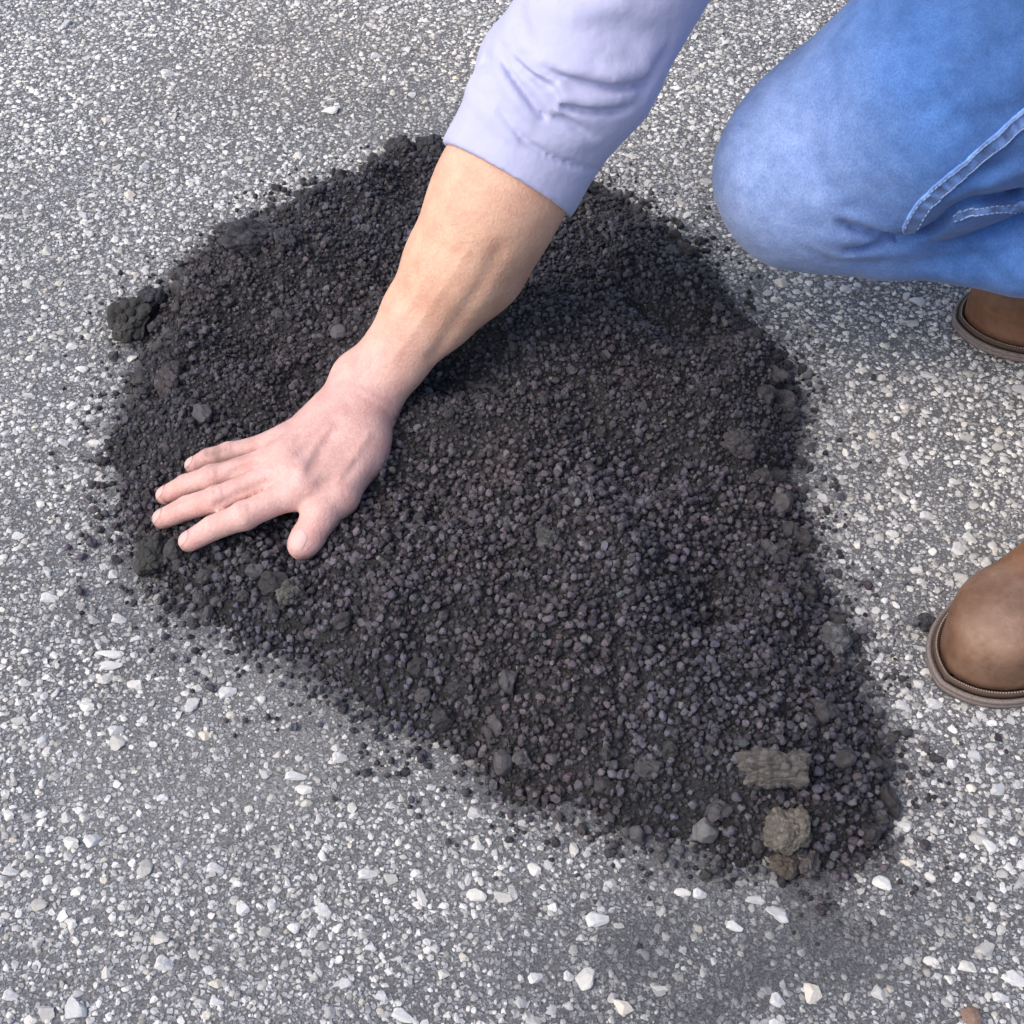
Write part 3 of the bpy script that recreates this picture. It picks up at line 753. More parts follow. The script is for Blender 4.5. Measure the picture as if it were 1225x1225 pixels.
# heights rest on the heap
def rest(px, py, r):
    z = .03
    for _ in range(5):
        p = G(px, py, z); z = float(surf_z(np.array([p[0]]), np.array([p[1]]))[0]) + r
    return G(px, py, z + .0018)
tips = {'index': rest(226, 648, .0080), 'middle': rest(195, 621, .0085), 'ring': rest(198, 593, .0070), 'pinky': rest(231, 557, .0070), 'thumb': rest(362, 652, .0105)}
mcp = {'index': G(364, 583, .056), 'middle': G(350, 562, .059), 'ring': G(340, 546, .056), 'pinky': G(336, 529, .051)}
mids = {'index': (292, 617), 'middle': (261, 597), 'ring': (254, 571), 'pinky': (274, 543)}
rads = {'index': (.0110, .0095, .0088, .0074), 'middle': (.0108, .0094, .0087, .0075), 'ring': (.0100, .0086, .0080, .0070), 'pinky': (.0090, .0079, .0072, .0062)}
armpts = [W, G(472, 427, .082), G(506, 378, .108), G(547, 318, .143), G(585, 253, .178), G(604, 219, .193), G(690, 85, .255)]
armrad = [.0252, .0250, .0298, .0378, .0432, .0448, .0470]
shoulder = np.array([.17, .36, .47]); elbow = armpts[-1]

def build_arm():
    f = Field((-.30, -.13, .0), (.12, .22, .31), .0017)
    up = np.array([-.25, -.35, .9]); up /= np.linalg.norm(up)
    for n in mcp:
        a, t = mcp[n], tips[n]; L_ = np.linalg.norm(t - a)
        z1 = (a[2] + t[2]) / 2 + (.0065 if n != 'pinky' else .004)
        p1 = G(*mids[n], z1); p2 = p1 + (t - p1) * .55 + np.array([0, 0, .0025])
        r = rads[n]
        f.chain([a, p1, p2, t], r, .0012)
        f.ell(p1 + np.array([0, 0, .0003]), (r[1] * 1.02,) * 3, .004)
    ns = ['index', 'middle', 'ring', 'pinky']
    webs = [G(330, 580, .047), G(314, 561, .046), G(318, 545, .043)]
    for i, n in enumerate(ns):
        f.cone(W + (mcp[n] - W) * .08, mcp[n] + np.array([0, 0, -.003]), .0200, .0128 if n != 'pinky' else .0108, .012, up, .80)
    for i, wq in enumerate(webs):
        f.cone((mcp[ns[i]] + mcp[ns[i + 1]]) / 2 + np.array([0, 0, -.003]), wq, .0095, .0050, .003)
    # thumb: base at the side of the palm
    tb = G(433, 533, .052); tm = G(405, 594, .048); ti = G(382, 622, .046); tt = tips['thumb']
    f.chain([G(440, 490, .056), tb, tm], [.0180, .0172, .0138], .014)
    f.chain([tm, tm + (tt - tm) * .5 + np.array([0, 0, .004]), tt], [.0135, .0116, .0107], .006)
    f.ell(tt + (tm - tt) * .16, (.0116, .0116, .0100), .004)
    f.cone(G(432, 552, .046), mcp['index'] + np.array([.010, .002, -.008]), .0140, .0100, .010)      # flesh between thumb and index
    # heel of the hand on the heap
    f.ell(G(415, 520, .042), (.030, .028, .020), .014)
    # forearm, flattened at the wrist
    for i in range(len(armpts) - 1):
        fr = [.80, .84, .90, .95, .97, 1.0][i]
        f.cone(armpts[i], armpts[i + 1], armrad[i], armrad[i + 1], .012, up, fr)
    f.ell(G(425, 445, .070), (.0125, .0125, .012), .016)            # ulna head at the wrist
    f.chain([G(600, 290, .148), G(585, 325, .128), G(545, 375, .108)], [.020, .0155, .009], .03)  # muscle on the lower side
    # relief: tendons, veins, creases, knuckles
    def line(pts, wd, dp): f.dent([f.hit(*p) for p in pts], wd, dp * .85)
    line([(412, 492), (380, 528), (358, 566)], .0026, -.0012)
    line([(408, 486), (370, 520), (344, 549)], .0026, -.0010)
    line([(404, 478), (362, 510), (336, 530)], .0024, -.0009)
    line([(402, 506), (384, 541), (366, 575)], .0035, .0012)
    line([(392, 498), (366, 530), (350, 552)], .0035, .0010)
    line([(370, 505), (352, 520), (349, 535), (330, 545)], .0018, -.0012)       # vein
    line([(352, 520), (344, 540), (362, 556), (368, 590)], .0018, -.0010)
    line([(425, 555), (408, 572), (385, 580)], .0040, .0020)                      # hollow by the thumb
    line([(440, 520), (420, 552), (402, 578)], .0022, -.0014)                     # thumb tendon
    line([(424, 468), (446, 482), (466, 494)], .0020, .0009)                      # wrist crease
    line([(430, 458), (450, 470), (470, 480)], .0020, .0007)
    line([(598, 300), (580, 335), (560, 365), (540, 395), (520, 425)], .0060, .0022)   # groove along the forearm
    line([(560, 300), (530, 345), (500, 390), (470, 430)], .0022, -.0009)
    line([(520, 300), (500, 350), (472, 392)], .0022, -.0008)
    for n in mcp: 
        c = f.hit(*proj(mcp[n] + np.array([0, 0, .01]))); f.dent([c, c + 1e-4], .0075, -.0009)
    for pts, dp in ((((320, 577), (290, 590), (258, 607)), (.0034, .0058, .0060)), (((302, 556), (276, 568), (250, 583), (225, 595), (197, 607)), (.0026, .0048, .0056, .0056, .0050)), (((311, 540), (285, 546), (262, 553), (238, 563)), (.0024, .0040, .0040, .0030))):
        f.dent([f.hit(*p) + np.array([0, 0, .001]) for p in pts], .0017, dp)
    # finger joints: small skin folds on top
    for n in mcp:
        a, t = mcp[n], tips[n]
        for u, dp in ((.42, .0016), (.47, .0018), (.52, .0013), (.74, .0014)):
            q = (a + (G(*mids[n], .045) - a) * u / .46) if u < .6 else t + (G(*mids[n], .04) - t) * .45; c = f.hit(*proj(q + np.array([0, 0, .008])))
            ax = (t - a) / np.linalg.norm(t - a); nn = f.normal(c); sd_ = np.cross(ax, nn)
            f.dent([c - sd_ * .005, c + sd_ * .005], .0013, dp)
    return f
arm_f = build_arm()
V, Q = arm_f.mesh(1)
pk = sstep(.25, .0, np.linalg.norm(V - mcp['middle'], axis=1) / .5)[:, None]          # hand pinker than the forearm
hd = np.linalg.norm(V - mcp['middle'], axis=1)
k = sstep(.165, .07, hd)[:, None]
base = np.array([.640, .400, .285]) * (1 - k) + np.array([.610, .385, .345]) * k
for n in tips:
    t_ = sstep(.030, .006, np.linalg.norm(V - tips[n], axis=1))[:, None] * .5
    base = base * (1 - t_) + np.array([.66, .36, .345]) * t_
# grime on the little finger and fingertips
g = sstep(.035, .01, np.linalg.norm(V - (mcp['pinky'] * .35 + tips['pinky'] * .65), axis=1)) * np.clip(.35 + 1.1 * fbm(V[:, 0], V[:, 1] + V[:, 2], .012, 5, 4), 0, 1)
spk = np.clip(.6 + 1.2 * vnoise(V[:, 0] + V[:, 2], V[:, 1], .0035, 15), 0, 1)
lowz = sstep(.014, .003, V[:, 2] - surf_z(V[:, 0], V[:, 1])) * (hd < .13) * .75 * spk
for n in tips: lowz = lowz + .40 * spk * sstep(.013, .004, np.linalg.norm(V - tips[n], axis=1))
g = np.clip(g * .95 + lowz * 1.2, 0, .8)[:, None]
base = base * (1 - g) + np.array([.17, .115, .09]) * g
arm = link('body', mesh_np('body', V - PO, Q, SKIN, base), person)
nail_m, N_, L_, b_ = mat('fingernail', .48, .4); b_.inputs['Base Color'].default_value = (.56, .38, .35, 1)
def nail(n, wd, ln):
    t = tips[n]; a = mcp[n] if n in mcp else G(405, 594, .048)
    ax = (t - a) / np.linalg.norm(t - a); c0 = t + ax * .0015
    vs = []; K = 9
    for i in range(K):
        for j in range(K):
            u = (i / (K - 1) - .5) * 2; v = (j / (K - 1) - .5) * 2
            rr = math.sqrt(max(0, 1 - .86 * abs(v) ** 3.2))
            sd_ = np.cross(ax, [0, 0, 1]); sd_ /= np.linalg.norm(sd_); nn = np.cross(sd_, ax)
            if nn[2] < 0: nn = -nn
            p = c0 + ax * v * ln + sd_ * u * wd * rr + nn * .02
            q = p.copy()
            for _ in range(14):
                d = arm_f.sample(q)[0]; q = q - nn * d
            vs.append(q + nn * .00035)
    fs = [(i * K + j, (i + 1) * K + j, (i + 1) * K + j + 1, i * K + j + 1) for i in range(K - 1) for j in range(K - 1)]
    fs = [f_[::-1] for f_ in fs]
    link('fingernail', mesh_np('fingernail', np.array(vs) - PO, np.array(fs), nail_m), arm)
for n, wd, ln in (('index', .0048, .0052), ('middle', .0050, .0054), ('ring', .0047, .0052), ('pinky', .0040, .0044), ('thumb', .0060, .0064)): nail(n, wd, ln)

# ---- shirt: sleeve pushed up to mid forearm, upper arm, torso and the other arm (the last three out of the frame)
def cloth_material(name, dark, light, scale, rough=.9):
    m, N, L, b = mat(name, rough, .15)
    at = nd(N, 'ShaderNodeAttribute', attribute_name='tint'); tc = N.new('ShaderNodeTexCoord')
    no = nd(N, 'ShaderNodeTexNoise', Scale=scale, Detail=5.0, Roughness=.6); L.new(tc.outputs['Object'], no.inputs['Vector'])
    r = ramp(N, [(.3, dark), (.7, light)]); L.new(no.outputs[0], r.inputs[0])
    L.new(mixc(N, L, 1.0, at.outputs['Color'], r.outputs[0], 'MULTIPLY'), b.inputs['Base Color'])
    w1 = nd(N, 'ShaderNodeTexNoise', Scale=1600.0, Detail=2.0); L.new(tc.outputs['Object'], w1.inputs['Vector'])
    bp = nd(N, 'ShaderNodeBump', Strength=.5, Distance=.0005); L.new(w1.outputs[0], bp.inputs['Height'])
    no3 = nd(N, 'ShaderNodeTexNoise', Scale=38.0, Detail=3.0); L.new(tc.outputs['Object'], no3.inputs['Vector'])
    bp2 = nd(N, 'ShaderNodeBump', Strength=.6, Distance=.005); L.new(no3.outputs[0], bp2.inputs['Height']); L.new(bp.outputs[0], bp2.inputs['Normal'])
    L.new(bp2.outputs[0], b.inputs['Normal'])
    b.inputs['Sheen Weight'].default_value = .15
    return m
SHIRT = cloth_material('lavender_jersey', (.96, .96, .97), (1.03, 1.03, 1.02), 30.0)

def build_shirt():
    f = Field((-.07, -.20, .12), (.92, .55, .84), .0030)
    return f
CUFF = armpts[5]; cuff_a = (armpts[5] - armpts[4]) / np.linalg.norm(armpts[5] - armpts[4])
fs_ = Field((-.08, .02, .10), (.36, .50, .60), .0022)
hemc = G(604, 224, .192)
sl_pts = [hemc - cuff_a * .02, armpts[5] + cuff_a * .012, G(650, 135, .232), elbow + np.array([0, 0, .004]), np.array([.100, .245, .345]), shoulder]
sl_rad = [.0490, .0495, .0515, .0560, .0640, .085]
sup = np.array([-.25, -.35, .9]); sup /= np.linalg.norm(sup)
for i in range(len(sl_pts) - 1): fs_.cone(sl_pts[i], sl_pts[i + 1], sl_rad[i], sl_rad[i + 1], .012)
fs_.ell(G(625, 75, .240), (.030, .030, .030), .03)
# torso, other sleeve
def body_shirt(f):
    f.cone(shoulder, (.31, .22, .60), .085, .11, .04); f.cone((.31, .22, .60), (.40, .05, .66), .11, .085, .04)
    f.cone((.33, .20, .58), (.50, .20, .50), .155, .150, .05, (0, 1, 0), 1.1); f.cone((.50, .20, .50), (.69, .215, .36), .150, .155, .05)
    f.cone((.40, .05, .66), (.55, -.12, .56), .075, .055, .03); f.cone((.55, -.12, .56), (.44, -.06, .565), .052, .040, .03)
body_shirt(fs_)
def sfold(pts, wd, dp):
    q = []
    for i in range(len(pts) - 1):
        for t in (0, .5): q.append((pts[i][0] * (1 - t) + pts[i + 1][0] * t, pts[i][1] * (1 - t) + pts[i + 1][1] * t, dp[i] * (1 - t) + dp[i + 1] * t))
    q.append((*pts[-1], dp[-1])); fs_.trench([fs_.hit(a, b) for a, b, c in q], wd * 1.15, [c * 1.35 for a, b, c in q])
def sline(pts, wd, dp): fs_.dent([fs_.hit(*p) for p in pts], wd * .92, [d_ * 2.1 for d_ in dp] if hasattr(dp, '__len__') else dp)
sline([(598, 66), (612, 88), (628, 110), (645, 132), (655, 142)], .0030, [.001, .0052, .0060, .0050, .0005])
sline([(592, 74), (604, 98), (620, 120), (636, 140)], .0048, [-.001, -.0035, -.0035, -.001])
sline([(609, 66), (628, 85), (646, 98), (659, 104), (668, 118)], .0028, [.0005, .0035, .0045, .0052, .0030])
sline([(620, 66), (645, 84), (668, 96)], .0045, [-.0012, -.0030, -.0010])
sline([(632, 74), (655, 86), (680, 95), (706, 101), (735, 106), (760, 103), (780, 95)], .0030, [.0005, .0030, .0036, .0036, .0040, .0036, .001])
sline([(640, 62), (680, 84), (735, 92), (775, 84)], .0055, [-.001, -.0030, -.0035, -.001])
sline([(673, 127), (706, 134), (735, 134), (755, 129)], .0026, [.004, .0044, .0042, .001])
sline([(680, 117), (706, 122), (740, 121)], .0042, [-.0028, -.0034, -.001])
sline([(664, 141), (682, 147), (700, 158), (712, 164)], .0028, [.003, .0038, .0020, .0005])
sline([(671, 108), (674, 122), (669, 131)], .0040, -.0040)
sline([(560, 108), (590, 140), (615, 165)], .0060, [-.001, -.0025, -.001])
sline([(596, 128), (612, 152), (632, 172), (665, 190), (700, 201), (716, 203)], .0022, [.0006, .0014, .0024, .0024, .0016, .0006])
sline([(617, 12), (621, 40), (636, 62)], .008, [.001, .004, .002])
sline([(700, 20), (760, 45), (800, 40)], .010, [.001, .003, .001])
sline([(640, 5), (690, 15), (740, 5)], .010, [-.001, -.003, -.001])
sline([(577, 70), (590, 74), (606, 86)], .0040, [.003, .002, 0])
sline([(596, 58), (604, 64), (616, 74)], .0050, [.003, .002, 0])
sline([(566, 95), (590, 108), (625, 150)], .0060, [-.0015, -.001, 0])
sline([(650, 160), (690, 172), (725, 168)], .0060, [0, -.0012, 0])
sline([(760, 125), (780, 90), (800, 60)], .0060, [.0005, .0016, .001])
sfold([(600, 70), (612, 88), (628, 110), (645, 132), (652, 140)], .0019, [.001, .004, .006, .006, .001])
sfold([(612, 70), (628, 85), (646, 98), (656, 103)], .0018, [.0005, .003, .005, .002])
sfold([(640, 78), (660, 88), (680, 95), (706, 101), (735, 106), (760, 103), (776, 97)], .0019, [.0005, .0025, .004, .005, .005, .004, .001])
sfold([(673, 127), (706, 134), (735, 134), (752, 130)], .0018, [.005, .005, .004, .001])
sfold([(664, 141), (682, 147), (700, 158)], .0019, [.0015, .003, .001])
sfold([(600, 133), (612, 152), (632, 172), (665, 190), (695, 200)], .0015, [.0005, .0012, .0026, .0026, .0005])
# the hem: open end cut square to the forearm, hollow inside
hemn = cuff_a + np.array([-.02, .0, .0]); hemn /= np.linalg.norm(hemn)
Xg = [(fs_.lo[i] + fs_.h * np.arange(fs_.n[i])).astype(np.float32).reshape([-1 if j == i else 1 for j in range(3)]) for i in range(3)]
# where the edge of the cuff is seen: left (535,180), right (673,251)
hp = [G(535, 179, .195), G(673, 251, .190)]
ax1 = hp[1] - hp[0]; ax1 /= np.linalg.norm(ax1)
hn = cuff_a - ax1 * (cuff_a @ ax1); hn /= np.linalg.norm(hn)
hc = (hp[0] + hp[1]) / 2
plane = -((Xg[0] - hc[0]) * hn[0] + (Xg[1] - hc[1]) * hn[1] + (Xg[2] - hc[2]) * hn[2])
outer = fs_.f.copy()
shell = np.maximum(fs_.f, -(fs_.f + .0060))
deep = np.clip(-plane, 0, 1)                 # hollow only near the opening, solid further up
fs_.f = np.where(deep < .018, shell, outer)
near_arm = ((Xg[0] - hc[0]) ** 2 + (Xg[1] - hc[1]) ** 2 + (Xg[2] - hc[2]) ** 2) < .13 ** 2
fs_.f = np.where(near_arm, np.maximum(fs_.f, plane), fs_.f)
V, Q = fs_.mesh(1)
LAV = np.array([.440, .450, .640])
shirt = link('shirt', mesh_np('shirt', V - PO, Q, SHIRT, np.tile(LAV, (len(V), 1))), person)
tor = Field((.10, -.22, .14), (.92, .55, .86), .006); body_shirt(tor)
cutp = (tor.lo[0] + tor.h * np.arange(tor.n[0])).reshape(-1, 1, 1)
inside = (cutp < .357) & (((tor.lo[1] + tor.h * np.arange(tor.n[1])).reshape(1, -1, 1)) > .023) & (((tor.lo[2] + tor.h * np.arange(tor.n[2])).reshape(1, 1, -1)) < .597)
tor.f = np.where(inside, .05, tor.f - .001)
V, Q = tor.mesh(2)
link('shirt_torso', mesh_np('shirt_torso', V - PO, Q, SHIRT, np.tile(LAV, (len(V), 1))), shirt)

# ---- head, neck and the other hand (above the frame)
hf = Field((.0, -.16, .50), (.50, .34, 1.0), .004)
hcn = np.array([.17, .17, .80])
hf.cone((.32, .21, .68), (.22, .18, .76), .060, .055, .02)
hf.ell(hcn, (.088, .076, .105), .01); hf.ell(hcn + [-.055, 0, -.055], (.040, .046, .050), .02); hf.ell(hcn + [-.092, 0, -.015], (.016, .012, .022), .012)
for s_ in (-1, 1):
    hf.ell(hcn + [-.005, .078 * s_, -.01], (.018, .008, .030), .006)
    hf.dent([hcn + np.array([-.085, .03 * s_, .01])] * 2, .014, .006)
hf.dent([hcn + np.array([-.095, -.022, -.058]), hcn + np.array([-.097, .022, -.058])], .004, .004)
hw_ = np.array([.44, -.06, .565])
hf.cone(hw_, hw_ + [-.07, .01, -.01], .030, .036, .01, (0, 0, 1), .6)
for j, (dy, ln) in enumerate(((-.030, .065), (-.011, .078), (.010, .073), (.030, .056))):
    a = hw_ + np.array([-.085, dy + .01, -.008]); hf.chain([a, a + [-ln * .55, 0, -.012], a + [-ln * .8, 0, -.045]], [.011, .0095, .008], .004)
hf.chain([hw_ + np.array([-.03, .035, -.01]), hw_ + np.array([-.065, .062, -.02]), hw_ + np.array([-.095, .066, -.03])], [.015, .012, .010], .006)
V, Q = hf.mesh(2)
link('head', mesh_np('head', V - PO, Q, SKIN, np.tile([.62, .41, .33], (len(V), 1))), arm)
hr = Field((.04, .04, .70), (.32, .30, .94), .004); hr.ell(hcn + [.018, 0, .020], (.092, .083, .103), 0)
hr.dent([hcn + np.array([-.11, -.05, -.02]), hcn + np.array([-.11, .05, -.02])], .05, .05); hr.dent([hcn + np.array([-.05, 0, -.14])] * 2, .07, .08)
V, Q = hr.mesh(1); hairm, _n, _l, hb = mat('brown_hair', .7, .3); hb.inputs['Base Color'].default_value = (.06, .04, .03, 1)
link('hair', mesh_np('hair', V - PO, Q, hairm), arm)

# ---- jeans
def denim_material():
    m, N, L, b = mat('blue_denim', .92, .10)
    at = nd(N, 'ShaderNodeAttribute', attribute_name='tint'); tc = N.new('ShaderNodeTexCoord')
    no = nd(N, 'ShaderNodeTexNoise', Scale=26.0, Detail=6.0, Roughness=.62); L.new(tc.outputs['Object'], no.inputs['Vector'])
    r = ramp(N, [(.34, (.82, .86, .91)), (.66, (1.13, 1.10, 1.07))]); L.new(no.outputs[0], r.inputs[0])
    c = mixc(N, L, 1.0, at.outputs['Color'], r.outputs[0], 'MULTIPLY')
    mp_ = nd(N, 'ShaderNodeMapping'); mp_.inputs['Scale'].default_value = (1, .8, .6); L.new(tc.outputs['Object'], mp_.inputs['Vector'])
    n2 = nd(N, 'ShaderNodeTexNoise', Scale=900.0, Detail=2.0, Roughness=.6); L.new(mp_.outputs[0], n2.inputs['Vector'])
    r2 = ramp(N, [(.3, (.78, .81, .87)), (.7, (1.20, 1.17, 1.12))]); L.new(n2.outputs[0], r2.inputs[0])
    c = mixc(N, L, 1.0, c, r2.outputs[0], 'MULTIPLY')
    n5 = nd(N, 'ShaderNodeTexNoise', Scale=95.0, Detail=4.0, Roughness=.6); L.new(tc.outputs['Object'], n5.inputs['Vector'])
    r5 = ramp(N, [(.36, (.88, .90, .93)), (.64, (1.10, 1.08, 1.06))]); L.new(n5.outputs[0], r5.inputs[0]); c = mixc(N, L, 1.0, c, r5.outputs[0], 'MULTIPLY')
    L.new(c, b.inputs['Base Color'])
    bp = nd(N, 'ShaderNodeBump', Strength=.3, Distance=.0004); L.new(n2.outputs[0], bp.inputs['Height'])
    n3 = nd(N, 'ShaderNodeTexNoise', Scale=30.0, Detail=4.0); L.new(tc.outputs['Object'], n3.inputs['Vector'])
    bp2 = nd(N, 'ShaderNodeBump', Strength=.45, Distance=.006); L.new(n3.outputs[0], bp2.inputs['Height']); L.new(bp.outputs[0], bp2.inputs['Normal'])
    L.new(bp2.outputs[0], b.inputs['Normal']); b.inputs['Sheen Weight'].default_value = .2
    return m
DENIM = denim_material()
jf = Field((.12, .00, .03), (.62, .52, .52), .0028)
K_ = G(957, 208, .175)
def right_leg(f):
    hip = np.array([.66, .31, .33])
    kn2 = G(1010, 203, .18)
    f.ell(K_, (.0635, .060, .063), .03); f.ell(G(975, 152, .195), (.048, .048, .048), .03); f.ell(G(1012, 117, .20), (.048, .048, .048), .03); f.cone(G(887, 160, .185), G(900, 157, .185), .0040, .008, .006)
    f.cone(kn2, G(1110, 130, .23), .064, .085, .03)
    f.cone(G(1110, 130, .23), hip, .085, .110, .03)
    cu = np.array([0, -.3, .95])
    f.cone(G(1000, 255, .145), G(1225, 283, .145), .042, .046, .007, cu, .72)
    f.cone(G(1225, 283, .145), (.62, .22, .158), .046, .052, .007, cu, .8)
    f.cone(G(955, 245, .15), G(1055, 276, .14), .044, .032, .02)
right_leg(jf)
def jline(pts, wd, dp): jf.dent([jf.hit(*p) for p in pts], wd, dp)
def jfold(pts, wd, dp):
    q = []
    for i in range(len(pts) - 1):
        for t in (0, .33, .67): q.append((pts[i][0] * (1 - t) + pts[i + 1][0] * t, pts[i][1] * (1 - t) + pts[i + 1][1] * t, dp[i] * (1 - t) + dp[i + 1] * t))
    q.append((*pts[-1], dp[-1])); jf.trench([jf.hit(a, b) for a, b, c in q], wd, [c for a, b, c in q])
# crease between thigh and calf, and the folds running into it
jline([(1075, 283), (1100, 284), (1118, 272), (1140, 252), (1170, 240), (1225, 232)], .0055, [.004, .014, .018, .016, .014, .012])
jline([(998, 263), (1020, 272), (1045, 279), (1078, 286)], .0050, [.002, .010, .015, .012])
jline([(990, 255), (1020, 262), (1060, 272)], .0090, [-.002, -.005, -.003])
jline([(1000, 300), (1030, 297), (1060, 292), (1085, 288)], .0040, [.001, .008, .009, .004])
jline([(975, 281), (1010, 286), (1045, 288)], .0060, [-.001, -.004, -.003])
jline([(975, 296), (1010, 306), (1060, 303), (1120, 295), (1180, 290), (1225, 288)], .0060, [-.001, -.004, -.004, -.003, -.002, -.002])
jline([(1080, 322), (1120, 312), (1170, 306), (1225, 300)], .0070, [.001, .003, .004, .002])
jline([(1150, 215), (1180, 205), (1210, 190)], .0060, [.001, .005, .003])
jline([(1165, 232), (1190, 215), (1225, 205)], .0050, [-.001, -.004, -.003])
jline([(880, 140), (900, 150), (925, 150)], .0060, [-.003, -.001, 0])
jline([(1080, 60), (1130, 50), (1190, 60)], .016, [.0, .003, .002])
jline([(1010, 120), (1060, 100), (1120, 95), (1180, 60)], .016, [0, -.003, -.003, 0])
jline([(960, 90), (1010, 70), (1060, 20)], .014, [0, .002, 0])
jline([(1140, 110), (1170, 80), (1215, 40)], .012, [.001, .003, .002])
for pts in (((1085, 150), (1115, 120), (1150, 108)), ((1120, 165), (1150, 138), (1190, 128)), ((1150, 75), (1185, 60), (1215, 66)), ((1100, 70), (1130, 92), (1170, 88)), ((1180, 150), (1205, 128), (1235, 120)), ((1050, 190), (1062, 215), (1056, 240)), ((1030, 195), (1042, 225), (1036, 250)), ((985, 262), (1005, 250), (1030, 247)), ((1190, 30), (1205, 52), (1230, 40)), ((960, 295), (1000, 312), (1060, 312))):
    jline(pts, .0060, [.0006, .0026, .0006]); jline([(p[0] + 5, p[1] - 9) for p in pts], .0070, [0, -.0020, 0])
jfold([(1084, 284), (1100, 284), (1118, 272), (1140, 252), (1170, 240), (1225, 233)], .0046, [.006, .020, .026, .024, .020, .018])
jfold([(1004, 266), (1024, 274), (1048, 280), (1076, 286)], .0032, [.001, .007, .012, .007])
jfold([(1012, 299), (1034, 296), (1060, 291)], .0028, [.001, .005, .003])
jfold([(883, 152), (894, 156), (910, 157)], .0028, [.004, .003, .0005])
V, Q = jf.mesh(1)
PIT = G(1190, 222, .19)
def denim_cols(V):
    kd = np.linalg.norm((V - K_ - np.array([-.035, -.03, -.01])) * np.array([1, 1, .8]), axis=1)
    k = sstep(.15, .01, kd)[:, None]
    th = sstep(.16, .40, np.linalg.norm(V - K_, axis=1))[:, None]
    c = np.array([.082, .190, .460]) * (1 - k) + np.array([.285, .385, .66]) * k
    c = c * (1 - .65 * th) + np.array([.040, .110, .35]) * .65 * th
    un = .55 * sstep(.085, .02, np.linalg.norm((V - PIT) * np.array([.6, 1.3, 1.3]), axis=1))[:, None]      # darker blue towards the inside of the bend
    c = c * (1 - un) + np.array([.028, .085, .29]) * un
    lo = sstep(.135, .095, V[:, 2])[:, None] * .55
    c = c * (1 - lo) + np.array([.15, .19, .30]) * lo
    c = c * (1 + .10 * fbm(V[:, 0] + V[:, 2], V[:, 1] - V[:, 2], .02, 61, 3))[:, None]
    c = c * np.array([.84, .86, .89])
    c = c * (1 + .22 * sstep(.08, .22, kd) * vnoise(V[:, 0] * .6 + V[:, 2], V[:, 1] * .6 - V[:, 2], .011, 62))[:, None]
    return c
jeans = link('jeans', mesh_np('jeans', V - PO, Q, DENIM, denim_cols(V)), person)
jr = Field((.33, -.24, .02), (.92, .52, .62), .006)
right_leg(jr)
jr.cone((.66, .31, .31), (.72, .13, .33), .12, .12, .05)
jr.cone((.72, .13, .33), (.45, -.02, .47), .105, .072, .03); jr.cone((.45, -.02, .47), (.475, -.055, .14), .070, .062, .02)
cx = (jr.lo[0] + jr.h * np.arange(jr.n[0])).reshape(-1, 1, 1); cy = (jr.lo[1] + jr.h * np.arange(jr.n[1])).reshape(1, -1, 1); cz = (jr.lo[2] + jr.h * np.arange(jr.n[2])).reshape(1, 1, -1)
jr.f = np.where((cx < .617) & (cy > .003) & (cy < .517) & (cz < .517), np.maximum(jr.f, .002), jr.f)
V, Q = jr.mesh(2)
link('jeans_seat', mesh_np('jeans_seat', V - PO, Q, DENIM, denim_cols(V)), jeans)

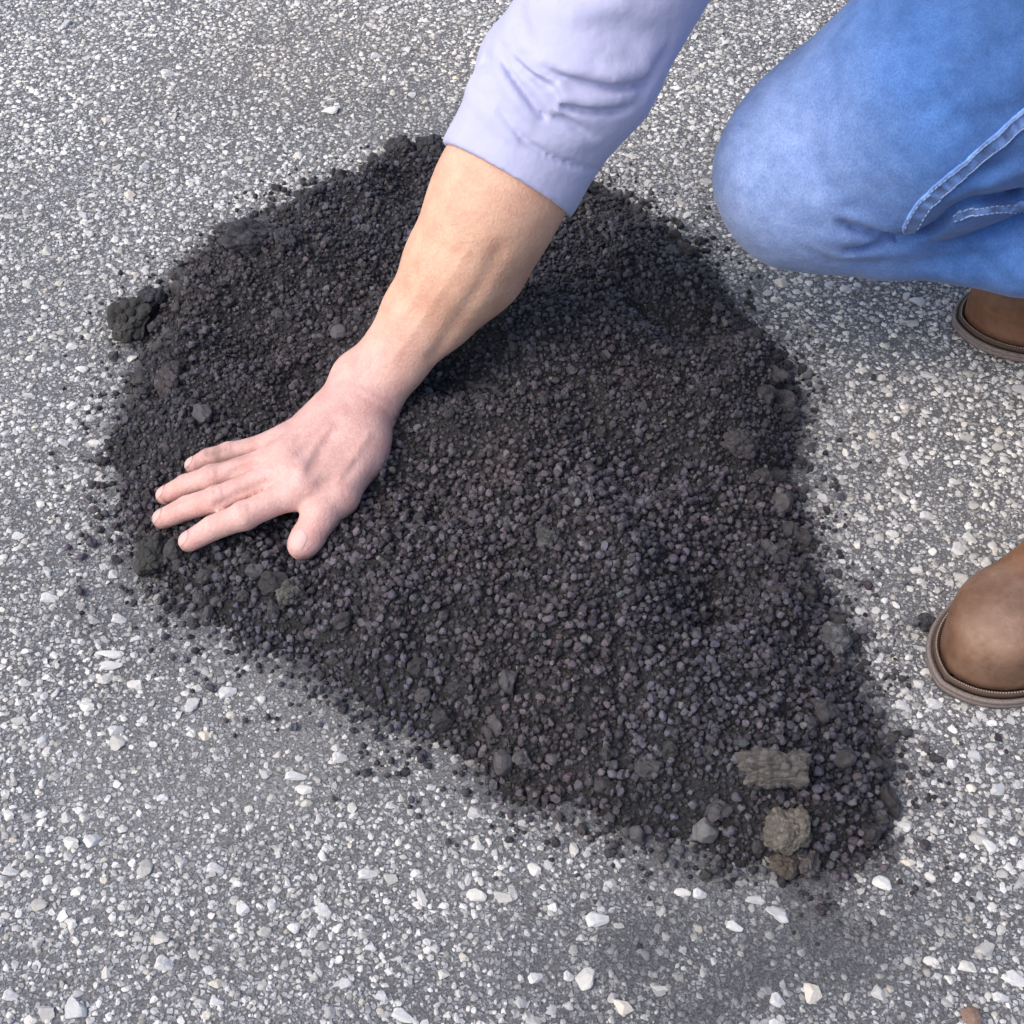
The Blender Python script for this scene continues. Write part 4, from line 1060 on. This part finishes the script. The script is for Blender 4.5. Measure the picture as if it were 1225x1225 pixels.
# flat felled seams: raised bands with puckers and two rows of stitches
SEAMC = np.array([.13, .24, .52])
def seam(pts, half, name='seam'):
    P3 = []
    for i in range(len(pts) - 1):
        n_ = max(2, int(np.hypot(pts[i + 1][0] - pts[i][0], pts[i + 1][1] - pts[i][1]) / 2.0))
        for t in np.linspace(0, 1, n_, endpoint=False):
            P3.append(jf.hit(pts[i][0] * (1 - t) + pts[i + 1][0] * t, pts[i][1] * (1 - t) + pts[i + 1][1] * t))
    P3.append(jf.hit(*pts[-1])); P3 = np.array(P3)
    for _ in range(6): P3[1:-1] = (P3[:-2] + P3[1:-1] * 2 + P3[2:]) / 4
    vs = []; cols = []; prof = [(-1, -.0015), (-.95, .0012), (-.72, .0019), (-.5, .0012), (0, .0016), (.5, .0012), (.72, .0019), (.95, .0012), (1, -.0015)]
    T = np.gradient(P3, axis=0); T /= np.linalg.norm(T, axis=1)[:, None]
    st = []
    for i, p in enumerate(P3):
        nn = jf.normal(p); sd_ = np.cross(T[i], nn); sd_ /= np.linalg.norm(sd_)
        puck = .0008 * vnoise(np.array([i * 1.0]), np.array([0.]), 2.6, 77)[0]
        wv = .0006 * vnoise(np.array([i * 1.0]), np.array([9.]), 6, 78)[0]
        tp = min(1.0, .35 + (len(P3) - 1 - i) / 5)
        for u, h_ in prof:
            q = p + sd_ * (u * half * tp + wv); d = jf.sample(q)[0]; q = q - jf.normal(q) * d
            vs.append(q + nn * (h_ + (puck if abs(u) < .9 else 0)))
            lite = .80 + .45 * abs(u) ** 4 + .40 * vnoise(np.array([i * 1.0]), np.array([u * 2]), 2.6, 79)[0]
            cols.append(SEAMC * lite)
        st.append((vs[-7] , vs[-3], nn, T[i]))
    K = len(prof); m_ = len(P3)
    fs = [(i * K + j, i * K + j + 1, (i + 1) * K + j + 1, (i + 1) * K + j) for i in range(m_ - 1) for j in range(K - 1)]
    o = link(name, mesh_np(name, np.array(vs) - PO, np.array(fs), DENIM, np.array(cols)), jeans)
    sv, sf = [], []
    for i in range(1, m_ - 1, 3):
        for side in (0, 1):
            c = st[i][side] + st[i][2] * .0004; t_ = st[i][3] * .0016; nn = st[i][2] * .0006; s2 = np.cross(st[i][3], st[i][2]) * .0005
            b0 = len(sv); sv += [c - t_ - s2, c - t_ + s2, c + t_ + s2, c + t_ - s2, c - t_ * .6 + nn, c + t_ * .6 + nn]
            sf += [(b0, b0 + 1, b0 + 4), (b0 + 1, b0 + 2, b0 + 5), (b0 + 1, b0 + 5, b0 + 4), (b0 + 2, b0 + 3, b0 + 5), (b0 + 3, b0, b0 + 4), (b0 + 3, b0 + 4, b0 + 5)]
    me = mesh_np('stitching', np.array(sv) - PO, np.array(sf), DENIM, np.tile([.30, .39, .62], (len(sv), 1)))
    return link('stitching', me, jeans, kind='stuff')
seam([(1252, 118), (1225, 142), (1190, 172), (1160, 198), (1130, 222), (1108, 243), (1095, 262), (1086, 278)], .0060)
seam([(1255, 243), (1225, 247), (1190, 250), (1160, 254), (1142, 262)], .0052)

# ---- boots
def leather_material():
    m, N, L, b = mat('brown_leather', .55, .35)
    at = nd(N, 'ShaderNodeAttribute', attribute_name='tint'); tc = N.new('ShaderNodeTexCoord')
    no = nd(N, 'ShaderNodeTexNoise', Scale=28.0, Detail=6.0, Roughness=.6); L.new(tc.outputs['Object'], no.inputs['Vector'])
    r = ramp(N, [(.34, (.72, .62, .54)), (.66, (1.20, 1.22, 1.24))]); L.new(no.outputs[0], r.inputs[0])
    c = mixc(N, L, 1.0, at.outputs['Color'], r.outputs[0], 'MULTIPLY'); L.new(c, b.inputs['Base Color'])
    n2 = nd(N, 'ShaderNodeTexNoise', Scale=350.0, Detail=4.0); L.new(tc.outputs['Object'], n2.inputs['Vector'])
    n3 = nd(N, 'ShaderNodeTexNoise', Scale=70.0, Detail=8.0, Roughness=.72); L.new(tc.outputs['Object'], n3.inputs['Vector'])
    r3 = ramp(N, [(.30, (.74, .68, .62)), (.48, (1, 1, 1)), (.56, (1, 1, 1)), (.70, (1.35, 1.36, 1.38))]); L.new(n3.outputs[0], r3.inputs[0])
    L.new(mixc(N, L, 1.0, c, r3.outputs[0], 'MULTIPLY'), b.inputs['Base Color'])
    bp0 = nd(N, 'ShaderNodeBump', Strength=.35, Distance=.0016); L.new(n3.outputs[0], bp0.inputs['Height'])
    bp = nd(N, 'ShaderNodeBump', Strength=.4, Distance=.0008); L.new(n2.outputs[0], bp.inputs['Height']); L.new(bp0.outputs[0], bp.inputs['Normal']); L.new(bp.outputs[0], b.inputs['Normal'])
    return m
LEATHER = leather_material()
SOLE, N_, L_, b_ = mat('rubber_sole', .75, .25)
no_ = nd(N_, 'ShaderNodeTexNoise', Scale=120.0, Detail=4.0); rr_ = ramp(N_, [(.3, (.10, .080, .072)), (.7, (.26, .215, .195))]); L_.new(no_.outputs[0], rr_.inputs[0]); L_.new(rr_.outputs[0], b_.inputs['Base Color'])
WELT, N_, L_, b_ = mat('leather_welt', .7, .25); b_.inputs['Base Color'].default_value = (.075, .048, .036, 1)

def sole_outline(n=72, sc=1.0):
    """half outline of a boot sole, toe at x = 0, heel at x = .29"""
    xs_ = np.array([0, .004, .014, .030, .055, .085, .12, .16, .20, .24, .270, .287, .292]); hw = np.array([0, .016, .031, .043, .0515, .053, .049, .042, .039, .040, .036, .020, 0]) 
    t = np.linspace(0, math.pi, n)
    x = .146 - .146 * np.cos(t); yv = np.interp(x, xs_, hw)
    pts = np.array([(x[i], -yv[i]) for i in range(n)] + [(x[i], yv[i]) for i in range(n - 2, 0, -1)])
    for _ in range(10): pts = (np.roll(pts, 1, 0) + 2 * pts + np.roll(pts, -1, 0)) / 4
    return pts
def ring_loft(rings):
    n_ = len(rings[0]); V = np.concatenate(rings); F_ = []
    for k in range(len(rings) - 1):
        for i in range(n_): F_.append((k * n_ + i, k * n_ + (i + 1) % n_, (k + 1) * n_ + (i + 1) % n_, (k + 1) * n_ + i))
    return V, np.array(F_)
def make_boot(tip, ang, tilt, worn, slim=1.0):
    c, s_ = math.cos(ang), math.sin(ang); ct, st_ = math.cos(tilt), math.sin(tilt)
    def tr(p):
        p = np.array(p, float); x, y, z = p[:, 0], p[:, 1] * slim, p[:, 2]
        # heel lifts beyond the ball of the foot
        xb = np.maximum(x - .085, 0); x2 = np.minimum(x, .085) + xb * ct - z * st_ * (xb > 0); z2 = z + xb * st_
        return np.stack([tip[0] + x2 * c - y * s_, tip[1] + x2 * s_ + y * c, z2], 1)
    ol = sole_outline(); cen_ = np.array([.14, 0])
    def rg(off, z):
        n_ = len(ol); d = ol - cen_ * 1.0; nrm = np.roll(ol, -1, 0) - np.roll(ol, 1, 0); nrm = np.stack([nrm[:, 1], -nrm[:, 0]], 1)
        nrm /= np.linalg.norm(nrm, axis=1)[:, None] + 1e-9; sg = np.sign(np.sum(nrm * d, 1)); nrm *= np.where(sg == 0, 1, sg)[:, None]
        q = ol + nrm * off; return np.concatenate([q, np.full((n_, 1), z)], 1)
    boot = link('boot', None, person)
    boot.location = (0, 0, 0)
    V, F_ = ring_loft([rg(-.03, .001), rg(-.004, .001), rg(-.0010, .003), rg(-.0004, .0062), rg(-.0016, .0068), rg(-.0004, .0076), rg(-.0008, .0098), rg(-.0030, .0102), rg(-.0038, .0080), rg(-.03, .0078)])
    link('sole', mesh_np('sole', tr(V) - PO, F_[:, ::-1], SOLE), boot)
    V, F_ = ring_loft([rg(-.03, .0082), rg(-.0050, .0084), rg(-.0044, .0120), rg(-.0052, .0134), rg(-.0072, .0134), rg(-.0084, .0105), rg(-.03, .0105)])
    link('welt', mesh_np('welt', tr(V) - PO, F_[:, ::-1], WELT), boot)
    # upper: modelled lying along +x, then moved
    f = Field((-.01, -.075, .014), (.33, .075, .27), .0024)
    f.ell((.0560, 0, .026), (.0500, .0490, .041), .01); f.cone((.055, 0, .030), (.11, 0, .034), .043, .043, .014, (0, 0, 1), .88)
    f.cone((.11, 0, .036), (.20, 0, .050), .040, .037, .02); f.cone((.19, 0, .045), (.252, 0, .045), .036, .036, .02)
    f.cone((.13, 0, .050), (.205, 0, .095), .034, .038, .03); f.cone((.215, 0, .08), (.232, 0, .235), .043, .050, .03)
    zc = (f.lo[2] + f.h * np.arange(f.n[2])).reshape(1, 1, -1); xc = (f.lo[0] + f.h * np.arange(f.n[0])).reshape(-1, 1); yc = (f.lo[1] + f.h * np.arange(f.n[1])).reshape(1, -1)
    d2 = (.0086 - poly_dist([tuple(p) for p in ol], xc + 0 * yc, yc + 0 * xc))[:, :, None].astype(np.float32)      # the upper follows the line of the welt
    hh = np.clip(.5 + .5 * (f.f - d2) / .006, 0, 1); f.f = np.where(zc < .16, d2 * (1 - hh) + f.f * hh + .006 * hh * (1 - hh), f.f)
    f.f = np.maximum(f.f, .0155 - zc)
    LOW = .0045; f.f = np.maximum(f.f, zc - .235)
    # toe creases
    for xo, dp in ((.098, .0018), (.112, .0026), (.128, .0018)):
        f.dent([np.array([xo + .008 * abs(y) / .04, y, .078 - 6.0 * y * y * 3]) for y in np.linspace(-.038, .038, 9)], .0045, dp)
    f.dent([np.array([.083, y, .074 - 16 * y * y]) for y in np.linspace(-.035, .035, 9)], .005, -.0012)
    V, Q = f.mesh(1)
    kx = sstep(.10, .04, V[:, 0])[:, None] * worn
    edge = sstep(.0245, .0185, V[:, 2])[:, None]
    cB = np.array([.190, .088, .042]) * (1 - kx) + np.array([.195, .112, .072]) * kx
    pt = np.exp(-((V[:, 0] - .045) ** 2 + (V[:, 1] - .002) ** 2) / .030 ** 2)[:, None] * worn * .55
    cB = cB * (1 - pt) + np.array([.195, .140, .112]) * pt      # scuffed grey toe cap
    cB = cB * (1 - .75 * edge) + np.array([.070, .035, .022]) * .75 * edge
    V[:, 2] -= LOW
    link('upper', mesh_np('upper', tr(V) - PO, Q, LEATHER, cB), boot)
    # stitch row round the welt
    q = rg(-.0062, .0135); sv, sf = [], []
    for i in range(len(q)):
        for t in (0, .5):
            a = q[i] * (1 - t) + q[(i + 1) % len(q)] * t; b2 = q[i] * (1 - t - .3) + q[(i + 1) % len(q)] * (t + .3)
            d = b2 - a; L2 = np.linalg.norm(d); 
            if L2 < 1e-5: continue
            sd2 = np.array([-d[1], d[0], 0]) / L2 * .0005; b0 = len(sv)
            sv += [a - sd2, a + sd2, b2 + sd2, b2 - sd2, (a + b2) / 2 + [0, 0, .0006]]
            sf += [(b0, b0 + 3, b0 + 4), (b0 + 3, b0 + 2, b0 + 4), (b0 + 2, b0 + 1, b0 + 4), (b0 + 1, b0, b0 + 4)]
    o = link('stitching', mesh_np('stitching', tr(sv) - PO, np.array(sf), STW, np.tile([.33, .27, .23], (len(sv), 1)), False), boot); o['kind'] = 'stuff'
    return boot
STW = tint_mat('waxed_thread', .7, .2, 800., .1, .1, .0003)
t1 = G(1112, 800, .012); make_boot((t1[0] + .005, t1[1] - .010), R(33), 0.0, 1.0, .93)
t2 = G(1144, 393, .012); make_boot((t2[0], t2[1] + .014), R(2), R(26), .5)
